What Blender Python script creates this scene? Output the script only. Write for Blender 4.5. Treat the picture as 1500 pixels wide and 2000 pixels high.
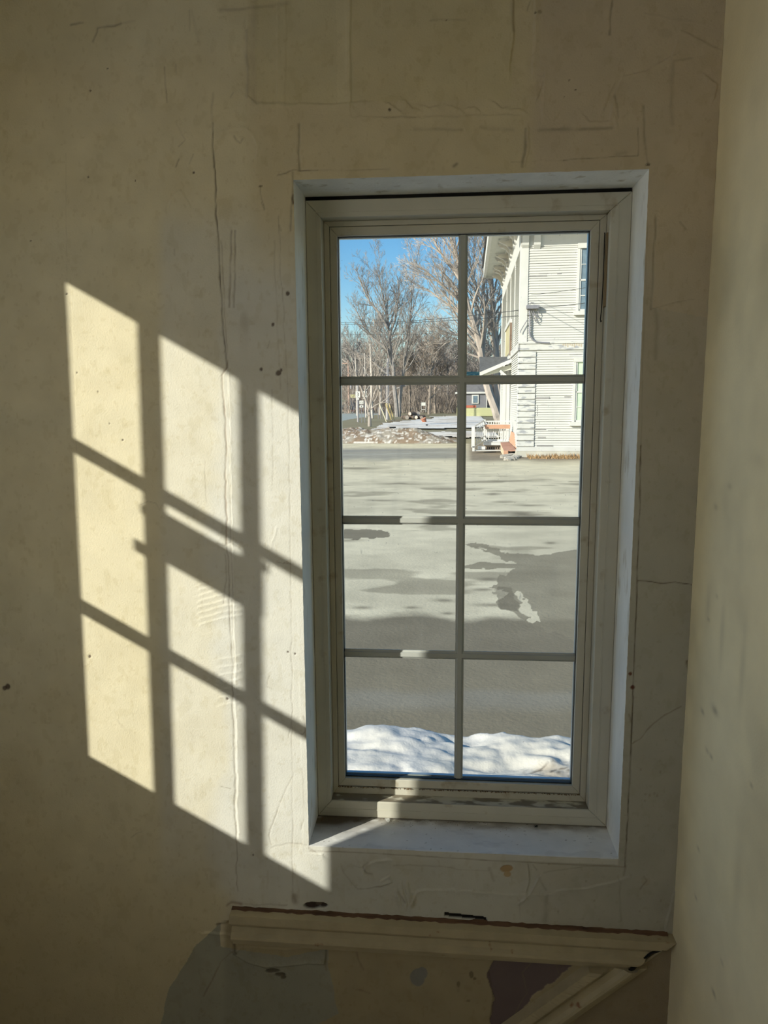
import bpy, math, random
import numpy as np
from mathutils import Vector, Matrix

for o in list(bpy.data.objects): bpy.data.objects.remove(o, do_unlink=True)
SC = bpy.context.scene
C = SC.collection

# ------------------------------------------------------------------ camera
YAW, PITCH, ROLL, FPX = 0.081015, -0.149918, -0.006480, 1450.0
CAM = np.array([0.305949, -1.561058, 1.017197])
def cam_axes():
    cy, sy = math.cos(YAW), math.sin(YAW); cp, sp = math.cos(PITCH), math.sin(PITCH)
    cr, sr = math.cos(ROLL), math.sin(ROLL)
    f = np.array([-sy*cp, cy*cp, sp]); r = np.array([cy, sy, 0.0]); u = np.cross(r, f)
    return cr*r + sr*u, -sr*r + cr*u, f
CR, CU, CF = cam_axes()
cd = bpy.data.cameras.new('camera'); cam = bpy.data.objects.new('camera', cd); C.objects.link(cam)
cd.sensor_fit = 'VERTICAL'; cd.sensor_height = 36.0; cd.lens = FPX/2000*36.0; cd.clip_start = 0.02; cd.clip_end = 2000
M = Matrix.Identity(4)
for i in range(3):
    M[i][0] = CR[i]; M[i][1] = CU[i]; M[i][2] = -CF[i]; M[i][3] = CAM[i]
cam.matrix_world = M
SC.camera = cam

# ------------------------------------------------------------------ light
SUN_DIR = Vector((1.0, 0.8446, -0.566)).normalized()          # travel direction of sunlight
sd = bpy.data.lights.new('sun', 'SUN'); sun = bpy.data.objects.new('sun', sd); C.objects.link(sun)
sd.energy = 6.2; sd.color = (1.0, 0.94, 0.835); sd.angle = math.radians(0.53)
sun.rotation_euler = SUN_DIR.to_track_quat('-Z', 'Y').to_euler(); sun.location = (-6, -6, 9)
w = bpy.data.worlds.new('sky'); SC.world = w; w.use_nodes = True
nt = w.node_tree; nt.nodes.clear()
sk = nt.nodes.new('ShaderNodeTexSky'); sk.sky_type = 'NISHITA'; sk.sun_disc = False
sk.sun_elevation = math.radians(23.4); sk.sun_rotation = math.atan2(-0.764, -0.645)
sk.altitude = 200; sk.air_density = 1.0; sk.dust_density = 0.6; sk.ozone_density = 2.0
bg = nt.nodes.new('ShaderNodeBackground'); bg.inputs['Strength'].default_value = 0.165
wo = nt.nodes.new('ShaderNodeOutputWorld')
hs = nt.nodes.new('ShaderNodeHueSaturation'); hs.inputs['Saturation'].default_value = 1.38
nt.links.new(sk.outputs[0], hs.inputs['Color']); nt.links.new(hs.outputs[0], bg.inputs['Color']); nt.links.new(bg.outputs[0], wo.inputs['Surface'])
vs = SC.view_settings
vs.view_transform = 'Standard'; vs.look = 'None'; vs.gamma = 1.0; vs.exposure = 0.0
try: vs.use_curve_mapping = False
except Exception: pass
SC.cycles.use_denoising = True
SC.cycles.max_bounces = 14; SC.cycles.diffuse_bounces = 8; SC.cycles.transparent_max_bounces = 16
SC.cycles.sample_clamp_indirect = 6.0
SC.cycles.caustics_reflective = False; SC.cycles.caustics_refractive = False

# ------------------------------------------------------------------ projection helpers (metres <-> frame)
def rayv(px, py): return (px-750)/FPX*CR - (py-1000)/FPX*CU + CF
def on(px, py, ax, v):
    d = rayv(px, py); t = (v-CAM[ax])/d[ax]; return CAM + t*d
def W(px, py):                                                   # point of the window wall
    p = on(px, py, 1, 0.0); return (p[0], p[2])
GZ = -1.18                                                       # ground level outside
def GP(px, py): return on(px, py, 2, GZ)
def PY(px, py, y): return on(px, py, 1, y)
def to_px(P):
    d = P - CAM; z = d @ CF; z = np.where(np.abs(z) < 1e-6, 1e-6, z)
    return 750 + FPX*(d @ CR)/z, 1000 - FPX*(d @ CU)/z

# ------------------------------------------------------------------ materials
def lin(c):
    return tuple(((v/255.)/12.92 if v/255. <= .04045 else ((v/255.+.055)/1.055)**2.4) for v in c)
def mat(name, col, rough=0.8, var=0.08, scale=20.0, bump=0.0, bscale=60.0, attr=None, stretch=(1,1,1), spec=0.3, metal=0.0, col2=None, thr=(0.45,0.6), pscale=None):
    m = bpy.data.materials.new(name); m.use_nodes = True; n = m.node_tree.nodes; l = m.node_tree.links
    b = n['Principled BSDF']; b.inputs['Roughness'].default_value = rough; b.inputs['Metallic'].default_value = metal
    b.inputs['Specular IOR Level'].default_value = spec
    tc = n.new('ShaderNodeTexCoord'); mp = n.new('ShaderNodeMapping'); mp.inputs['Scale'].default_value = stretch
    l.new(tc.outputs['Object'], mp.inputs['Vector'])
    ns = n.new('ShaderNodeTexNoise'); ns.inputs['Scale'].default_value = scale; ns.inputs['Detail'].default_value = 5
    l.new(mp.outputs[0], ns.inputs['Vector'])
    mr = n.new('ShaderNodeMapRange'); mr.inputs['From Min'].default_value = 0.3; mr.inputs['From Max'].default_value = 0.7
    mr.inputs['To Min'].default_value = 1-var; mr.inputs['To Max'].default_value = 1+var
    l.new(ns.outputs['Fac'], mr.inputs['Value'])
    mx = n.new('ShaderNodeVectorMath'); mx.operation = 'SCALE'
    if attr:
        at = n.new('ShaderNodeAttribute'); at.attribute_name = attr; src = at.outputs['Color']
    else:
        rgb = n.new('ShaderNodeRGB'); rgb.outputs[0].default_value = (*col, 1); src = rgb.outputs[0]
    if col2 is not None:
        n2 = n.new('ShaderNodeTexNoise'); n2.inputs['Scale'].default_value = pscale or scale; n2.inputs['Detail'].default_value = 8
        l.new(mp.outputs[0], n2.inputs['Vector'])
        m2 = n.new('ShaderNodeMapRange'); m2.inputs['From Min'].default_value = thr[0]; m2.inputs['From Max'].default_value = thr[1]
        l.new(n2.outputs['Fac'], m2.inputs['Value'])
        mix = n.new('ShaderNodeMix'); mix.data_type = 'RGBA'
        l.new(m2.outputs[0], mix.inputs[0]); l.new(src, mix.inputs[6]); mix.inputs[7].default_value = (*col2, 1); src = mix.outputs[2]
    l.new(src, mx.inputs[0]); l.new(mr.outputs[0], mx.inputs['Scale']); l.new(mx.outputs[0], b.inputs['Base Color'])
    if bump > 0:
        nb = n.new('ShaderNodeTexNoise'); nb.inputs['Scale'].default_value = bscale; nb.inputs['Detail'].default_value = 6
        l.new(mp.outputs[0], nb.inputs['Vector'])
        bp = n.new('ShaderNodeBump'); bp.inputs['Strength'].default_value = 1.0; bp.inputs['Distance'].default_value = bump
        l.new(nb.outputs['Fac'], bp.inputs['Height']); l.new(bp.outputs[0], b.inputs['Normal'])
    return m

# ------------------------------------------------------------------ mesh building
class MB:
    def __init__(s): s.v = []; s.f = []
    def add(s, vs, fs):
        k = len(s.v); s.v += [tuple(map(float, p)) for p in vs]; s.f += [tuple(i+k for i in f) for f in fs]; return s
    def box(s, a, b, T=None):
        x0, y0, z0 = a; x1, y1, z1 = b
        vs = [(x0,y0,z0),(x1,y0,z0),(x1,y1,z0),(x0,y1,z0),(x0,y0,z1),(x1,y0,z1),(x1,y1,z1),(x0,y1,z1)]
        if T: vs = [T(p) for p in vs]
        return s.add(vs, [(0,3,2,1),(4,5,6,7),(0,1,5,4),(1,2,6,5),(2,3,7,6),(3,0,4,7)])
    def hexa(s, lo, hi):                                         # two quads (matching order)
        return s.add(list(lo)+list(hi), [(0,3,2,1),(4,5,6,7),(0,1,5,4),(1,2,6,5),(2,3,7,6),(3,0,4,7)])
    def tube(s, pts, rad, n=6, cap=True):
        pts = [np.array(p, float) for p in pts]; m = len(pts)
        if not hasattr(rad, '__len__'): rad = [rad]*m
        ref = None; base = len(s.v)
        for i, p in enumerate(pts):
            t = pts[min(i+1, m-1)] - pts[max(i-1, 0)]; t = t/(np.linalg.norm(t)+1e-12)
            if ref is None: ref = np.array([0,0,1.]) if abs(t[2]) < .9 else np.array([1.,0,0])
            a = np.cross(t, ref); a /= np.linalg.norm(a)+1e-12; b = np.cross(a, t); ref = b
            for k in range(n):
                an = 2*math.pi*k/n; q = p + rad[i]*(math.cos(an)*a + math.sin(an)*b); s.v.append((q[0], q[1], q[2]))
        for i in range(m-1):
            for k in range(n):
                k2 = (k+1) % n
                s.f.append((base+i*n+k, base+i*n+k2, base+(i+1)*n+k2, base+(i+1)*n+k))
        if cap:
            s.f.append(tuple(base+k for k in reversed(range(n)))); s.f.append(tuple(base+(m-1)*n+k for k in range(n)))
        return s
    def prism(s, prof, a, b, fa, fb=None):                       # profile [(u,v)] placed by frame functions at both ends
        n = len(prof); A = [fa(u, v) for u, v in prof]; B = [(fb or fa)(u, v) if fb else None for u, v in prof]
        return s.add(A+B, [tuple(reversed(range(n))), tuple(range(n, 2*n))] + [(i, (i+1) % n, n+(i+1) % n, n+i) for i in range(n)])
    def ball(s, c, r, n=8, jit=0.0, rnd=random, squash=(1,1,1)):
        k = len(s.v); rings = max(3, n//2)
        s.v.append((c[0], c[1], c[2]+r*squash[2]))
        for i in range(1, rings):
            th = math.pi*i/rings
            for j in range(n):
                ph = 2*math.pi*j/n; q = r*(1+jit*(rnd.random()-.5))
                s.v.append((c[0]+q*math.sin(th)*math.cos(ph)*squash[0], c[1]+q*math.sin(th)*math.sin(ph)*squash[1], c[2]+q*math.cos(th)*squash[2]))
        s.v.append((c[0], c[1], c[2]-r*squash[2])); e = len(s.v)-1
        for j in range(n): s.f.append((k, k+1+j, k+1+(j+1) % n))
        for i in range(rings-2):
            for j in range(n):
                a = k+1+i*n+j; b = k+1+i*n+(j+1) % n; s.f.append((a, a+n, b+n, b))
        for j in range(n): s.f.append((e, e-n+(j+1) % n, e-n+j))
        return s
    def build(s, name, m, parent=None, bevel=0.0, smooth=False, fix=True):
        me = bpy.data.meshes.new(name); me.from_pydata(s.v, [], s.f); me.update()
        if fix:
            import bmesh
            bm = bmesh.new(); bm.from_mesh(me); bmesh.ops.recalc_face_normals(bm, faces=bm.faces); bm.to_mesh(me); bm.free()
        o = bpy.data.objects.new(name, me); C.objects.link(o); me.materials.append(m)
        if parent is not None: o.parent = parent
        if bevel > 0:
            bv = o.modifiers.new('bevel', 'BEVEL'); bv.width = bevel; bv.segments = 2; bv.limit_method = 'ANGLE'
        if smooth:
            for p in me.polygons: p.use_smooth = True
        return o
def tag(o, label=None, cat=None, group=None, kind=None):
    if label: o['label'] = label
    if cat: o['category'] = cat
    if group: o['group'] = group
    if kind: o['kind'] = kind
    return o
def empty(name, loc=(0,0,0), rz=0.0):
    o = bpy.data.objects.new(name, None); C.objects.link(o); o.location = loc; o.rotation_euler = (0,0,rz)
    o.empty_display_size = 0.1
    o.matrix_basis = Matrix.Translation(loc) @ Matrix.Rotation(rz, 4, 'Z')
    return o
def grid_mesh(name, X, Y, Z, m, keep=None, col=None, parent=None, smooth=True, flip=False):
    nr, nc = X.shape
    me = bpy.data.meshes.new(name)
    co = np.stack([X, Y, Z], -1).reshape(-1, 3).astype(np.float32)
    idx = np.arange(nr*nc).reshape(nr, nc)
    q = np.stack([idx[:-1,:-1], idx[:-1,1:], idx[1:,1:], idx[1:,:-1]], -1)
    if keep is not None: q = q[keep]
    q = q.reshape(-1, 4)
    if flip: q = q[:, ::-1]
    used = np.zeros(nr*nc, bool); used[q.ravel()] = True; rm = np.cumsum(used)-1
    co = co[used]; q = rm[q]
    me.vertices.add(len(co)); me.vertices.foreach_set('co', co.ravel())
    me.loops.add(q.size); me.loops.foreach_set('vertex_index', q.ravel().astype(np.int32))
    me.polygons.add(len(q)); me.polygons.foreach_set('loop_start', np.arange(0, q.size, 4, dtype=np.int32))
    me.polygons.foreach_set('loop_total', np.full(len(q), 4, dtype=np.int32))
    me.update(calc_edges=True)
    if smooth: me.polygons.foreach_set('use_smooth', np.ones(len(q), bool))
    if col is not None:
        a = me.attributes.new('Col', 'FLOAT_COLOR', 'POINT')
        cc = np.concatenate([col.reshape(-1, 3)[used], np.ones((used.sum(), 1))], 1).astype(np.float32)
        a.data.foreach_set('color', cc.ravel())
    me.materials.append(m); me.validate()
    o = bpy.data.objects.new(name, me); C.objects.link(o)
    if parent is not None: o.parent = parent
    return o

# ------------------------------------------------------------------ numpy noise / painting
RNG = np.random.default_rng(7)
class Noise2:
    def __init__(s, seed): s.r = np.random.default_rng(seed).random((256, 256))
    def one(s, u, v):
        iu = np.floor(u).astype(int); iv = np.floor(v).astype(int); fu = u-iu; fv = v-iv
        fu = fu*fu*(3-2*fu); fv = fv*fv*(3-2*fv); a = iu & 255; b = (iu+1) & 255; c = iv & 255; d = (iv+1) & 255
        R = s.r
        return (R[a,c]*(1-fu)+R[b,c]*fu)*(1-fv) + (R[a,d]*(1-fu)+R[b,d]*fu)*fv
    def __call__(s, u, v, octs=4, gain=.5):
        t = 0; amp = 1; tot = 0
        for k in range(octs):
            t = t + amp*s.one(u*2**k+13.7*k, v*2**k+7.3*k); tot += amp; amp *= gain
        return t/tot                                              # 0..1
def poly_dist(A, B, pts):
    D = np.full(A.shape, 1e9)
    for (x0, y0), (x1, y1) in zip(pts[:-1], pts[1:]):
        dx, dy = x1-x0, y1-y0; L = dx*dx+dy*dy+1e-12
        t = np.clip(((A-x0)*dx+(B-y0)*dy)/L, 0, 1); D = np.minimum(D, np.hypot(A-x0-t*dx, B-y0-t*dy))
    return D
def poly_in(A, B, pts):
    r = np.zeros(A.shape, bool); n = len(pts)
    for i in range(n):
        x0, y0 = pts[i]; x1, y1 = pts[(i+1) % n]
        if y0 == y1: continue
        c = ((y0 > B) != (y1 > B)) & (A < (x1-x0)*(B-y0)/(y1-y0)+x0); r ^= c
    return r
def sstep(a, b, x):
    t = np.clip((x-a)/(b-a), 0, 1); return t*t*(3-2*t)

# ================================================================== THE ROOM
OW, OH, RD = 0.70, 1.457, 0.125                                  # window opening, depth of the reveal
XR, XL, ZF, ZC, YB = 0.826, -1.20, -0.60, 2.15, -4.2
CREAM = np.array([0.70, 0.645, 0.465]); COMP = np.array([0.655, 0.655, 0.60])

def paint_wall():
    xs = np.unique(np.round(np.concatenate([np.arange(XL, -0.82, .02), np.arange(-0.82, XR+.0005, .002), [0, OW, XR]]), 5))
    zs = np.unique(np.round(np.concatenate([np.arange(ZF, -0.52, .02), np.arange(-0.52, 1.90, .002), np.arange(1.90, ZC+.001, .02), [0, OH, ZC]]), 5))
    X, Z = np.meshgrid(xs, zs)
    n1, n2, n3, n4 = Noise2(1), Noise2(2), Noise2(3), Noise2(4)
    # frame coordinates of every wall point, wobbled so that painted outlines are ragged
    P = np.stack([X, np.zeros_like(X), Z], -1); U, V = to_px(P)
    wob = 6.0
    Uw = U + wob*(n1(X*30, Z*30, 4)-.5); Vw = V + wob*(n2(X*30, Z*30, 4)-.5)
    H = np.zeros_like(X); COL = np.zeros(X.shape+(3,))
    # base paint: cream, joint compound round the opening
    t = (n1(X*4+5, Z*4, 5)-.5)*2
    cmpd = sstep(365, 455, U + 70*t) * sstep(420, 560, V + 260*np.clip((U-480)/500, 0, 1)*0 + 60*t)
    cmpd = np.maximum(cmpd, 0.55*sstep(300, 330, Uw)*sstep(370, 470, Vw + 20*t)*(V < 1795))
    cmpd *= 1-sstep(1800, 1806, V)*sstep(430, 446, U); cmpd *= 1-sstep(1650, 1800, V)*sstep(470, 400, U+50*t)
    COL[:] = CREAM[None, None]*(1-cmpd[..., None]) + COMP[None, None]*cmpd[..., None]
    def shade(mask, rgb, k=1.0):
        m = (mask*k)[..., None]; COL[:] = COL*(1-m) + np.array(rgb)[None, None]*m
    def mul(mask, f):
        COL[:] = COL*(1-(mask[..., None]*(1-np.array(f)[None, None])))
    # painted shade: wall colour turned browner towards the upper left and lower left
    shade(sstep(330, -60, U+.45*V+90*t), (.60,.52,.31), .8); shade(sstep(1300, 1750, V-.5*U+120*t)*sstep(520, 400, U+60*t), (.60,.53,.35), .7)
    side = np.where(Z > -.015, sstep(OW-.004, OW+.002, X), sstep(.30, .74, X+.04*t))  # strip right of the opening: greyer plaster with shade painted in
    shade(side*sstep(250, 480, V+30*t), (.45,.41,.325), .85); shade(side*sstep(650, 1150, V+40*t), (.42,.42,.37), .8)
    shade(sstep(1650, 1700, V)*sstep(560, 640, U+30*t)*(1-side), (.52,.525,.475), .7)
    # upper right: older, browner paint; lower band: brown cream, deepened by painted shade under the rail
    up = sstep(560, 400, V + 40*t)*sstep(470, 520, U+30*t)
    shade(up, (0.60, 0.53, 0.36), .75)
    shade(sstep(1020, 1060, Uw + 20*t)*sstep(700, 350, V), (0.56, 0.49, 0.38), .8)
    shade(poly_in(Uw, Vw, [(495,-80),(688,-80),(690,205),(500,206)])*1.0, (0.62,0.57,0.38), .7)
    shade(poly_in(Uw, Vw, [(690,-80),(1000,-80),(1000,195),(690,200)])*1.0, (0.62,0.56,0.36), .6)
    shade(poly_in(Uw, Vw, [(655,-80),(682,-80),(684,200),(658,200)])*1.0, (0.70,0.64,0.44), .5)
    shade(poly_in(Uw, Vw, [(1315,118),(1420,110),(1400,330),(1380,620),(1275,600),(1282,420),(1312,300)])*1.0, (0.58,0.50,0.37), .5)
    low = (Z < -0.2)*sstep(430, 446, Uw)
    shade(low*1.0, (0.38, 0.325, 0.21)); shade(sstep(1600, 1950, V+60*t)*sstep(470, 380, U+40*t), (.50,.44,.29), .7)  # lower left fades darker: shade put into the wall colour
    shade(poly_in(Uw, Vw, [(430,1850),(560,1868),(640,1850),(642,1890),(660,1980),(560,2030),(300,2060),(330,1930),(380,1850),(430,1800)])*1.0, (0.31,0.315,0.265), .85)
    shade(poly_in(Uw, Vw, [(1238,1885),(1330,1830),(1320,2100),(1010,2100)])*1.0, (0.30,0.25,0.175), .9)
    # broad plaster undulation and trowel texture
    H += 1.6*(n3(X*2.2, Z*1.6, 3)-.5) + 0.30*(n4(X*16, Z*10, 4)-.5) + 0.10*(n3(X*90, Z*60, 3)-.5)*(0.4+cmpd)
    H += 0.28*cmpd*np.abs(n2(X*7, Z*16, 4)-.5)*2
    tr = n4(X*60+Z*8, Z*5, 3); H += 0.14*cmpd*(tr-.5)
    mul(sstep(.60, .72, n2(X*9, Z*7, 5))*0.35, (.93, .91, .86))
    # small speckle stains
    sp = n1(X*110, Z*85, 3); mul(sstep(.70, .78, sp)*0.45, (.86, .83, .76)); mul(sstep(.64, .74, n3(X*52+4, Z*38, 3))*.5, (.90,.885,.83)); mul(sstep(.45, .75, n4(X*17, Z*13, 4))*.35, (.95,.935,.89))
    def line(pts, w=1.2, d=1.0, dark=.5, wobble=1.0, tint=(.22,.18,.13), a=1.0):
        xs_ = [p[0] for p in pts]; ys_ = [p[1] for p in pts]; mg = 14
        msk = (U > min(xs_)-mg) & (U < max(xs_)+mg) & (V > min(ys_)-mg) & (V < max(ys_)+mg)
        if not msk.any(): return
        uu = U[msk]+wobble*(Uw[msk]-U[msk]); vv = V[msk]+wobble*(Vw[msk]-V[msk])
        D = poly_dist(uu, vv, pts)
        g = np.exp(-(D/(w*(.55+.9*n4(X[msk]*55, Z[msk]*55, 3))))**2)*a*np.clip(.25+1.5*n2(X[msk]*38, Z[msk]*38, 3), 0, 1.15)
        H[msk] -= d*g
        c = COL[msk]; gg = (g*dark)[:, None]; COL[msk] = c*(1-gg)+np.array(tint)[None]*gg
    def lip(pts, side, h=0.8, L=14, wobble=1.0):                 # plaster edge: steep one side, feathered on the other
        xs_ = [p[0] for p in pts]; ys_ = [p[1] for p in pts]; mg = L*2.5
        msk = (U > min(xs_)-mg) & (U < max(xs_)+mg) & (V > min(ys_)-mg) & (V < max(ys_)+mg)
        if not msk.any(): return
        uu = U[msk]+wobble*(Uw[msk]-U[msk]); vv = V[msk]+wobble*(Vw[msk]-V[msk])
        best = np.full(uu.shape, 1e9); sg = np.zeros(uu.shape)
        for (x0, y0), (x1, y1) in zip(pts[:-1], pts[1:]):
            dx, dy = x1-x0, y1-y0; LL = dx*dx+dy*dy+1e-9
            tt = np.clip(((uu-x0)*dx+(vv-y0)*dy)/LL, 0, 1); D = np.hypot(uu-x0-tt*dx, vv-y0-tt*dy)
            s_ = np.sign(dx*(vv-y0)-dy*(uu-x0)); b = D < best; best[b] = D[b]; sg[b] = s_[b]
        sdist = best*sg*side
        H[msk] += 2.8*np.where(sdist > 0, h*np.exp(-sdist/L), h*np.exp(-(sdist/1.3)**2))
    def blob(cx, cy, rx, ry, h=0.0, rgb=None, k=1.0, soft=.25):
        msk = (np.abs(U-cx) < rx*2+6) & (np.abs(V-cy) < ry*2+6)
        if not msk.any(): return
        r = np.hypot((Uw[msk]-cx)/rx, (Vw[msk]-cy)/ry); g = 1-sstep(1-soft, 1+soft, r)
        H[msk] += h*g
        if rgb is not None:
            gg = (g*k)[:, None]; COL[msk] = COL[msk]*(1-gg)+np.array(rgb)[None]*gg
    DK = (.10,.075,.05)
    # long vertical crack left of the opening
    line([(416,180),(415,240)], 2.5, .5, .25)
    line([(415,240),(417,300),(421,370),(423,440),(427,470),(431,560),(436,640),(443,720)], 1.3, 1.2, .75, tint=DK)
    line([(432,470),(437,560),(441,640),(447,740),(450,900),(452,1060),(458,1300)], 1.0, .7, .45)
    line([(443,720),(434,735),(440,800),(442,880),(441,960),(444,1060)], 1.4, 1.2, .6, 1.3, tint=(.28,.20,.14))
    line([(444,1060),(447,1150),(452,1260),(455,1360),(457,1480),(460,1600),(464,1740)], 1.1, .9, .55)
    lip([(447,700),(451,900),(455,1100),(462,1400),(466,1640)], -1, .7, 8)
    line([(440,1080),(441,1130),(438,1180)], 1.0, .6, .4)
    line([(452,452),(450,520),(449,600)], 1.6, 1.0, .5); line([(459,452),(459,520),(457,600)], 1.6, 1.0, .5)
    line([(545,420),(548,520),(556,640),(563,800),(567,1000),(569,1250),(571,1500),(571,1762)], 0.9, .5, .33)
    line([(536,470),(541,600),(548,760)], 1.3, .5, .2)
    line([(531,760),(533,960)], 1, .4, .25); line([(136,560),(150,900),(158,1200),(170,1480)], .8, .3, .18, .5)
    line([(128,300),(131,560)], .8, .2, .15, .5)
    line([(320,130),(323,170),(327,200)], 1.3, .8, .5); line([(342,125),(343,145)], 1.2, .5, .3)
    line([(140,49),(150,47),(162,44)], 2.0, 1.0, .6); line([(184,80),(189,62),(190,53),(210,50),(225,50),(238,45)], 2.0, 1.2, .6)
    line([(238,45),(262,40)], 3, .3, .2); line([(368,20),(370,60)], 1.5, .6, .3); line([(372,20),(388,80)], 3, .3, .15)
    # top patch
    lip([(484,190),(483,120),(482,60)], 1, 1.1, 12); line([(484,190),(483,120),(482,60)], 3.5, .3, .35)  # the dark line paints the shadow beside the patch lip
    lip([(484,190),(500,204),(560,202),(640,206),(712,200)], 1, .7, 10); line([(500,205),(580,203)], 2, .4, .2)
    line([(500,-60),(494,90),(496,200)], 7, .5, .18)
    lip([(540,0),(542,200)], -1, .5, 14); lip([(684,0),(683,200)], 1, .8, 12); lip([(676,0),(676,190)], -1, .4, 10)
    lip([(560,-60),(556,195)], 1, .4, 10)
    line([(430,20),(500,15),(560,6)], 4, .5, .3); blob(445, 18, 14, 6, .6)
    line([(840,40),(910,38)], 1.5, .4, .3)
    lip([(1003,-20),(1002,60),(998,120)], 1, 1.3, 16); line([(999,-20),(1002,60)], 3, .4, .35)
    lip([(1046,-20),(1045,80),(1040,130)], -1, 1.2, 14)
    line([(1030,20),(1037,0)], 2, .5, .4); blob(1054, 25, 5, 4, .8, DK, .4)
    line([(1197,-20),(1193,40),(1191,66)], 2.2, 1.2, .5)
    lip([(1060,220),(1064,150),(1050,190)], 1, .8, 8)
    for sx in (760, 790, 826, 880, 912, 965, 1000):
        lip([(sx, 205+8*math.sin(sx)), (sx+14, 212), (sx+24, 214+6*math.cos(sx))], 1, .7, 6)
    lip([(700,228),(830,230),(900,228),(1000,224)], 1, .5, 12); line([(750,229),(812,230)], 1.3, .5, .3)
    line([(810,252),(900,255)], 3.5, .1, .28); line([(940,250),(1000,252)], 4, .1, .25)
    line([(1053,254),(1100,251),(1195,251)], 3.5, .5, .45)
    lip([(1143,230),(1150,240),(1190,238),(1200,190)], 1, .6, 8); lip([(1200,190),(1215,150),(1260,140),(1310,112)], 1, .6, 18)
    lip([(1180,210),(1200,160),(1215,145)], -1, .5, 12)
    line([(1201,185),(1206,215),(1208,230)], 2, .8, .35)
    line([(1028,252),(1026,285),(1020,325)], 2.6, .8, .55); lip([(1033,250),(1031,290),(1024,325)], 1, .7, 8)
    line([(1257,207),(1258,250),(1259,290)], 2.2, 1.0, .5); line([(1245,250),(1246,304)], 1.2, .8, .55)
    line([(1245,304),(1190,307),(1140,309),(1100,312)], 1.0, .8, .6); line([(1100,312),(1000,316)], .8, .3, .25)
    line([(1222,298),(1205,302)], 5, .1, .3)
    lip([(1200,225),(1206,245)], 1, .5, 6); blob(1267, 322, 5, 3, -1.0, DK, .8); line([(1259,290),(1263,312),(1268,322)], 2, -.8, .2)
    line([(893,321),(888,325)], 4, -.6, .6)
    line([(1314,120),(1313,240)], 5, .5, .25); line([(1316,119),(1352,115)], 1.6, .6, .4)
    lip([(1312,110),(1330,60),(1400,95)], 1, .5, 12); lip([(1380,150),(1400,165),(1395,190)], 1, .8, 8)
    blob(1300, 66, 14, 10, .4, (.48,.41,.30), .5); line([(1260,28),(1320,38),(1380,48)], 1.3, -.6, .15)
    line([(586,332),(583,300),(584,242)], 2.0, 1.2, .55); line([(540,341),(560,337),(575,332),(586,334)], 1.0, .9, .6)
    line([(586,334),(620,333)], .9, 1.0, .8, .5); line([(620,333),(760,331)], .8, .4, .3, .5)
    line([(573,336),(572,360),(569,400),(569,450)], 1.8, 1.2, .5); blob(572, 390, 3, 11, -1.5, DK, .8)
    line([(508,362),(512,385),(518,410),(512,395)], 1.2, .8, .45); blob(509, 364, 4, 2, -.5, DK, .6)
    line([(546,440),(549,450)], 1.5, -.8, .3); line([(340,485),(341,498)], 1, .6, .3)
    # lumpy filler above left
    for (a, b, r, hh) in [(463,268,11,1.2),(470,275,8,1.0),(452,262,10,.7),(480,258,8,.7),(502,290,5,.9),(500,305,5,.8),(378,290,8,.6),(366,265,9,.5),(345,245,8,.4),(350,282,6,.5),(443,216,4,.8),(464,166,3,.6),(330,302,12,.35),(385,262,7,.4),(355,378,9,.5),(378,385,9,.4)]:
        blob(a, b, r, r*.8, hh, soft=.6)
    line([(459,266),(463,275),(470,280),(474,272)], 1.6, 1.2, .35); line([(343,240),(356,262),(362,272),(350,285)], 1.2, .7, .25)
    line([(350,310),(345,325)], 1.4, .8, .45); line([(378,300),(370,320)], 1.2, .4, .3); line([(455,180),(450,190)],1.2,.5,.3)
    lip([(440,258),(456,252),(480,250),(492,262),(505,285),(500,318)], -1, .6, 6); lip([(330,400),(340,380),(352,372),(370,400)], 1, .5, 6)
    # nail holes and scuffs between crack and opening
    for (a, b, r) in [(562,573,4),(533,634,3.5),(543,728,5),(511,722,3),(577,1276,2),(564,1273,2),(176,1283,2.6),(14,1342,5),(8,1345,4),(548,722,2.5),(494,1671,2),(150,728,1.4),(190,765,1.5),(214,828,1.5),(238,860,1.5),(208,540,1),(444,1365,2.5),(130,575,2),(60,470,1.5),(210,134,1.5),(176,178,2),(172,346,1.5),(266,353,1.5),(1046,26,2),(762,213,2.5),(870,40,1.2),(1113,156,1.5),(1125,175,1.5),(1104,190,1.2),(379,336,2)]:
        blob(a, b, r, r*1.1, -1.2, (.09,.06,.045), .85)
    blob(478, 628, 8, 18, 0, (.42,.40,.34), .45, .6); blob(476,660,9,30,0,(.5,.48,.42),.25,.7)
    line([(522,680),(527,665)], 1, .5, .3); line([(276,985),(290,978),(305,982),(312,998)], .9, .5, .35); line([(400,1140),(436,1120)], 3, .3, .05)
    line([(423,1062),(440,1065),(452,1058),(470,1072)], 1.2, .9, .4); line([(402,900),(403,980)], 1, .4, .25)
    for k in range(9):
        y0 = 1120+k*11; lip([(390, y0+10), (425, y0), (470, y0-6)], 1, .35, 5)
    for k in range(7):
        y0 = 1280+k*15; lip([(430, y0+8), (470, y0)], 1, .3, 5)
    line([(505,1110),(490,1150),(480,1220),(475,1300)], 1.0, -.5, .0); line([(540,1030),(528,1080),(520,1120)], 2, -.5, 0)
    line([(556,1098),(568,1100),(560,1095)], 1.2, .6, .5); line([(543,1098),(556,1100)], 1, .5, .4)
    line([(577,1430),(592,1433),(596,1426)], 1.3, .7, .5); line([(592,1400),(596,1428),(597,1440)],1.5,.7,.4)
    line([(570,1515),(555,1550),(540,1585),(526,1630),(530,1650)], .9, .6, .4); line([(590,1500),(594,1580),(588,1620)], 1.2, .6, .3)
    line([(570,1410),(564,1440)],1,.4,.3); line([(526,1320),(520,1340),(530,1345)],.8,.4,.3)
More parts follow.
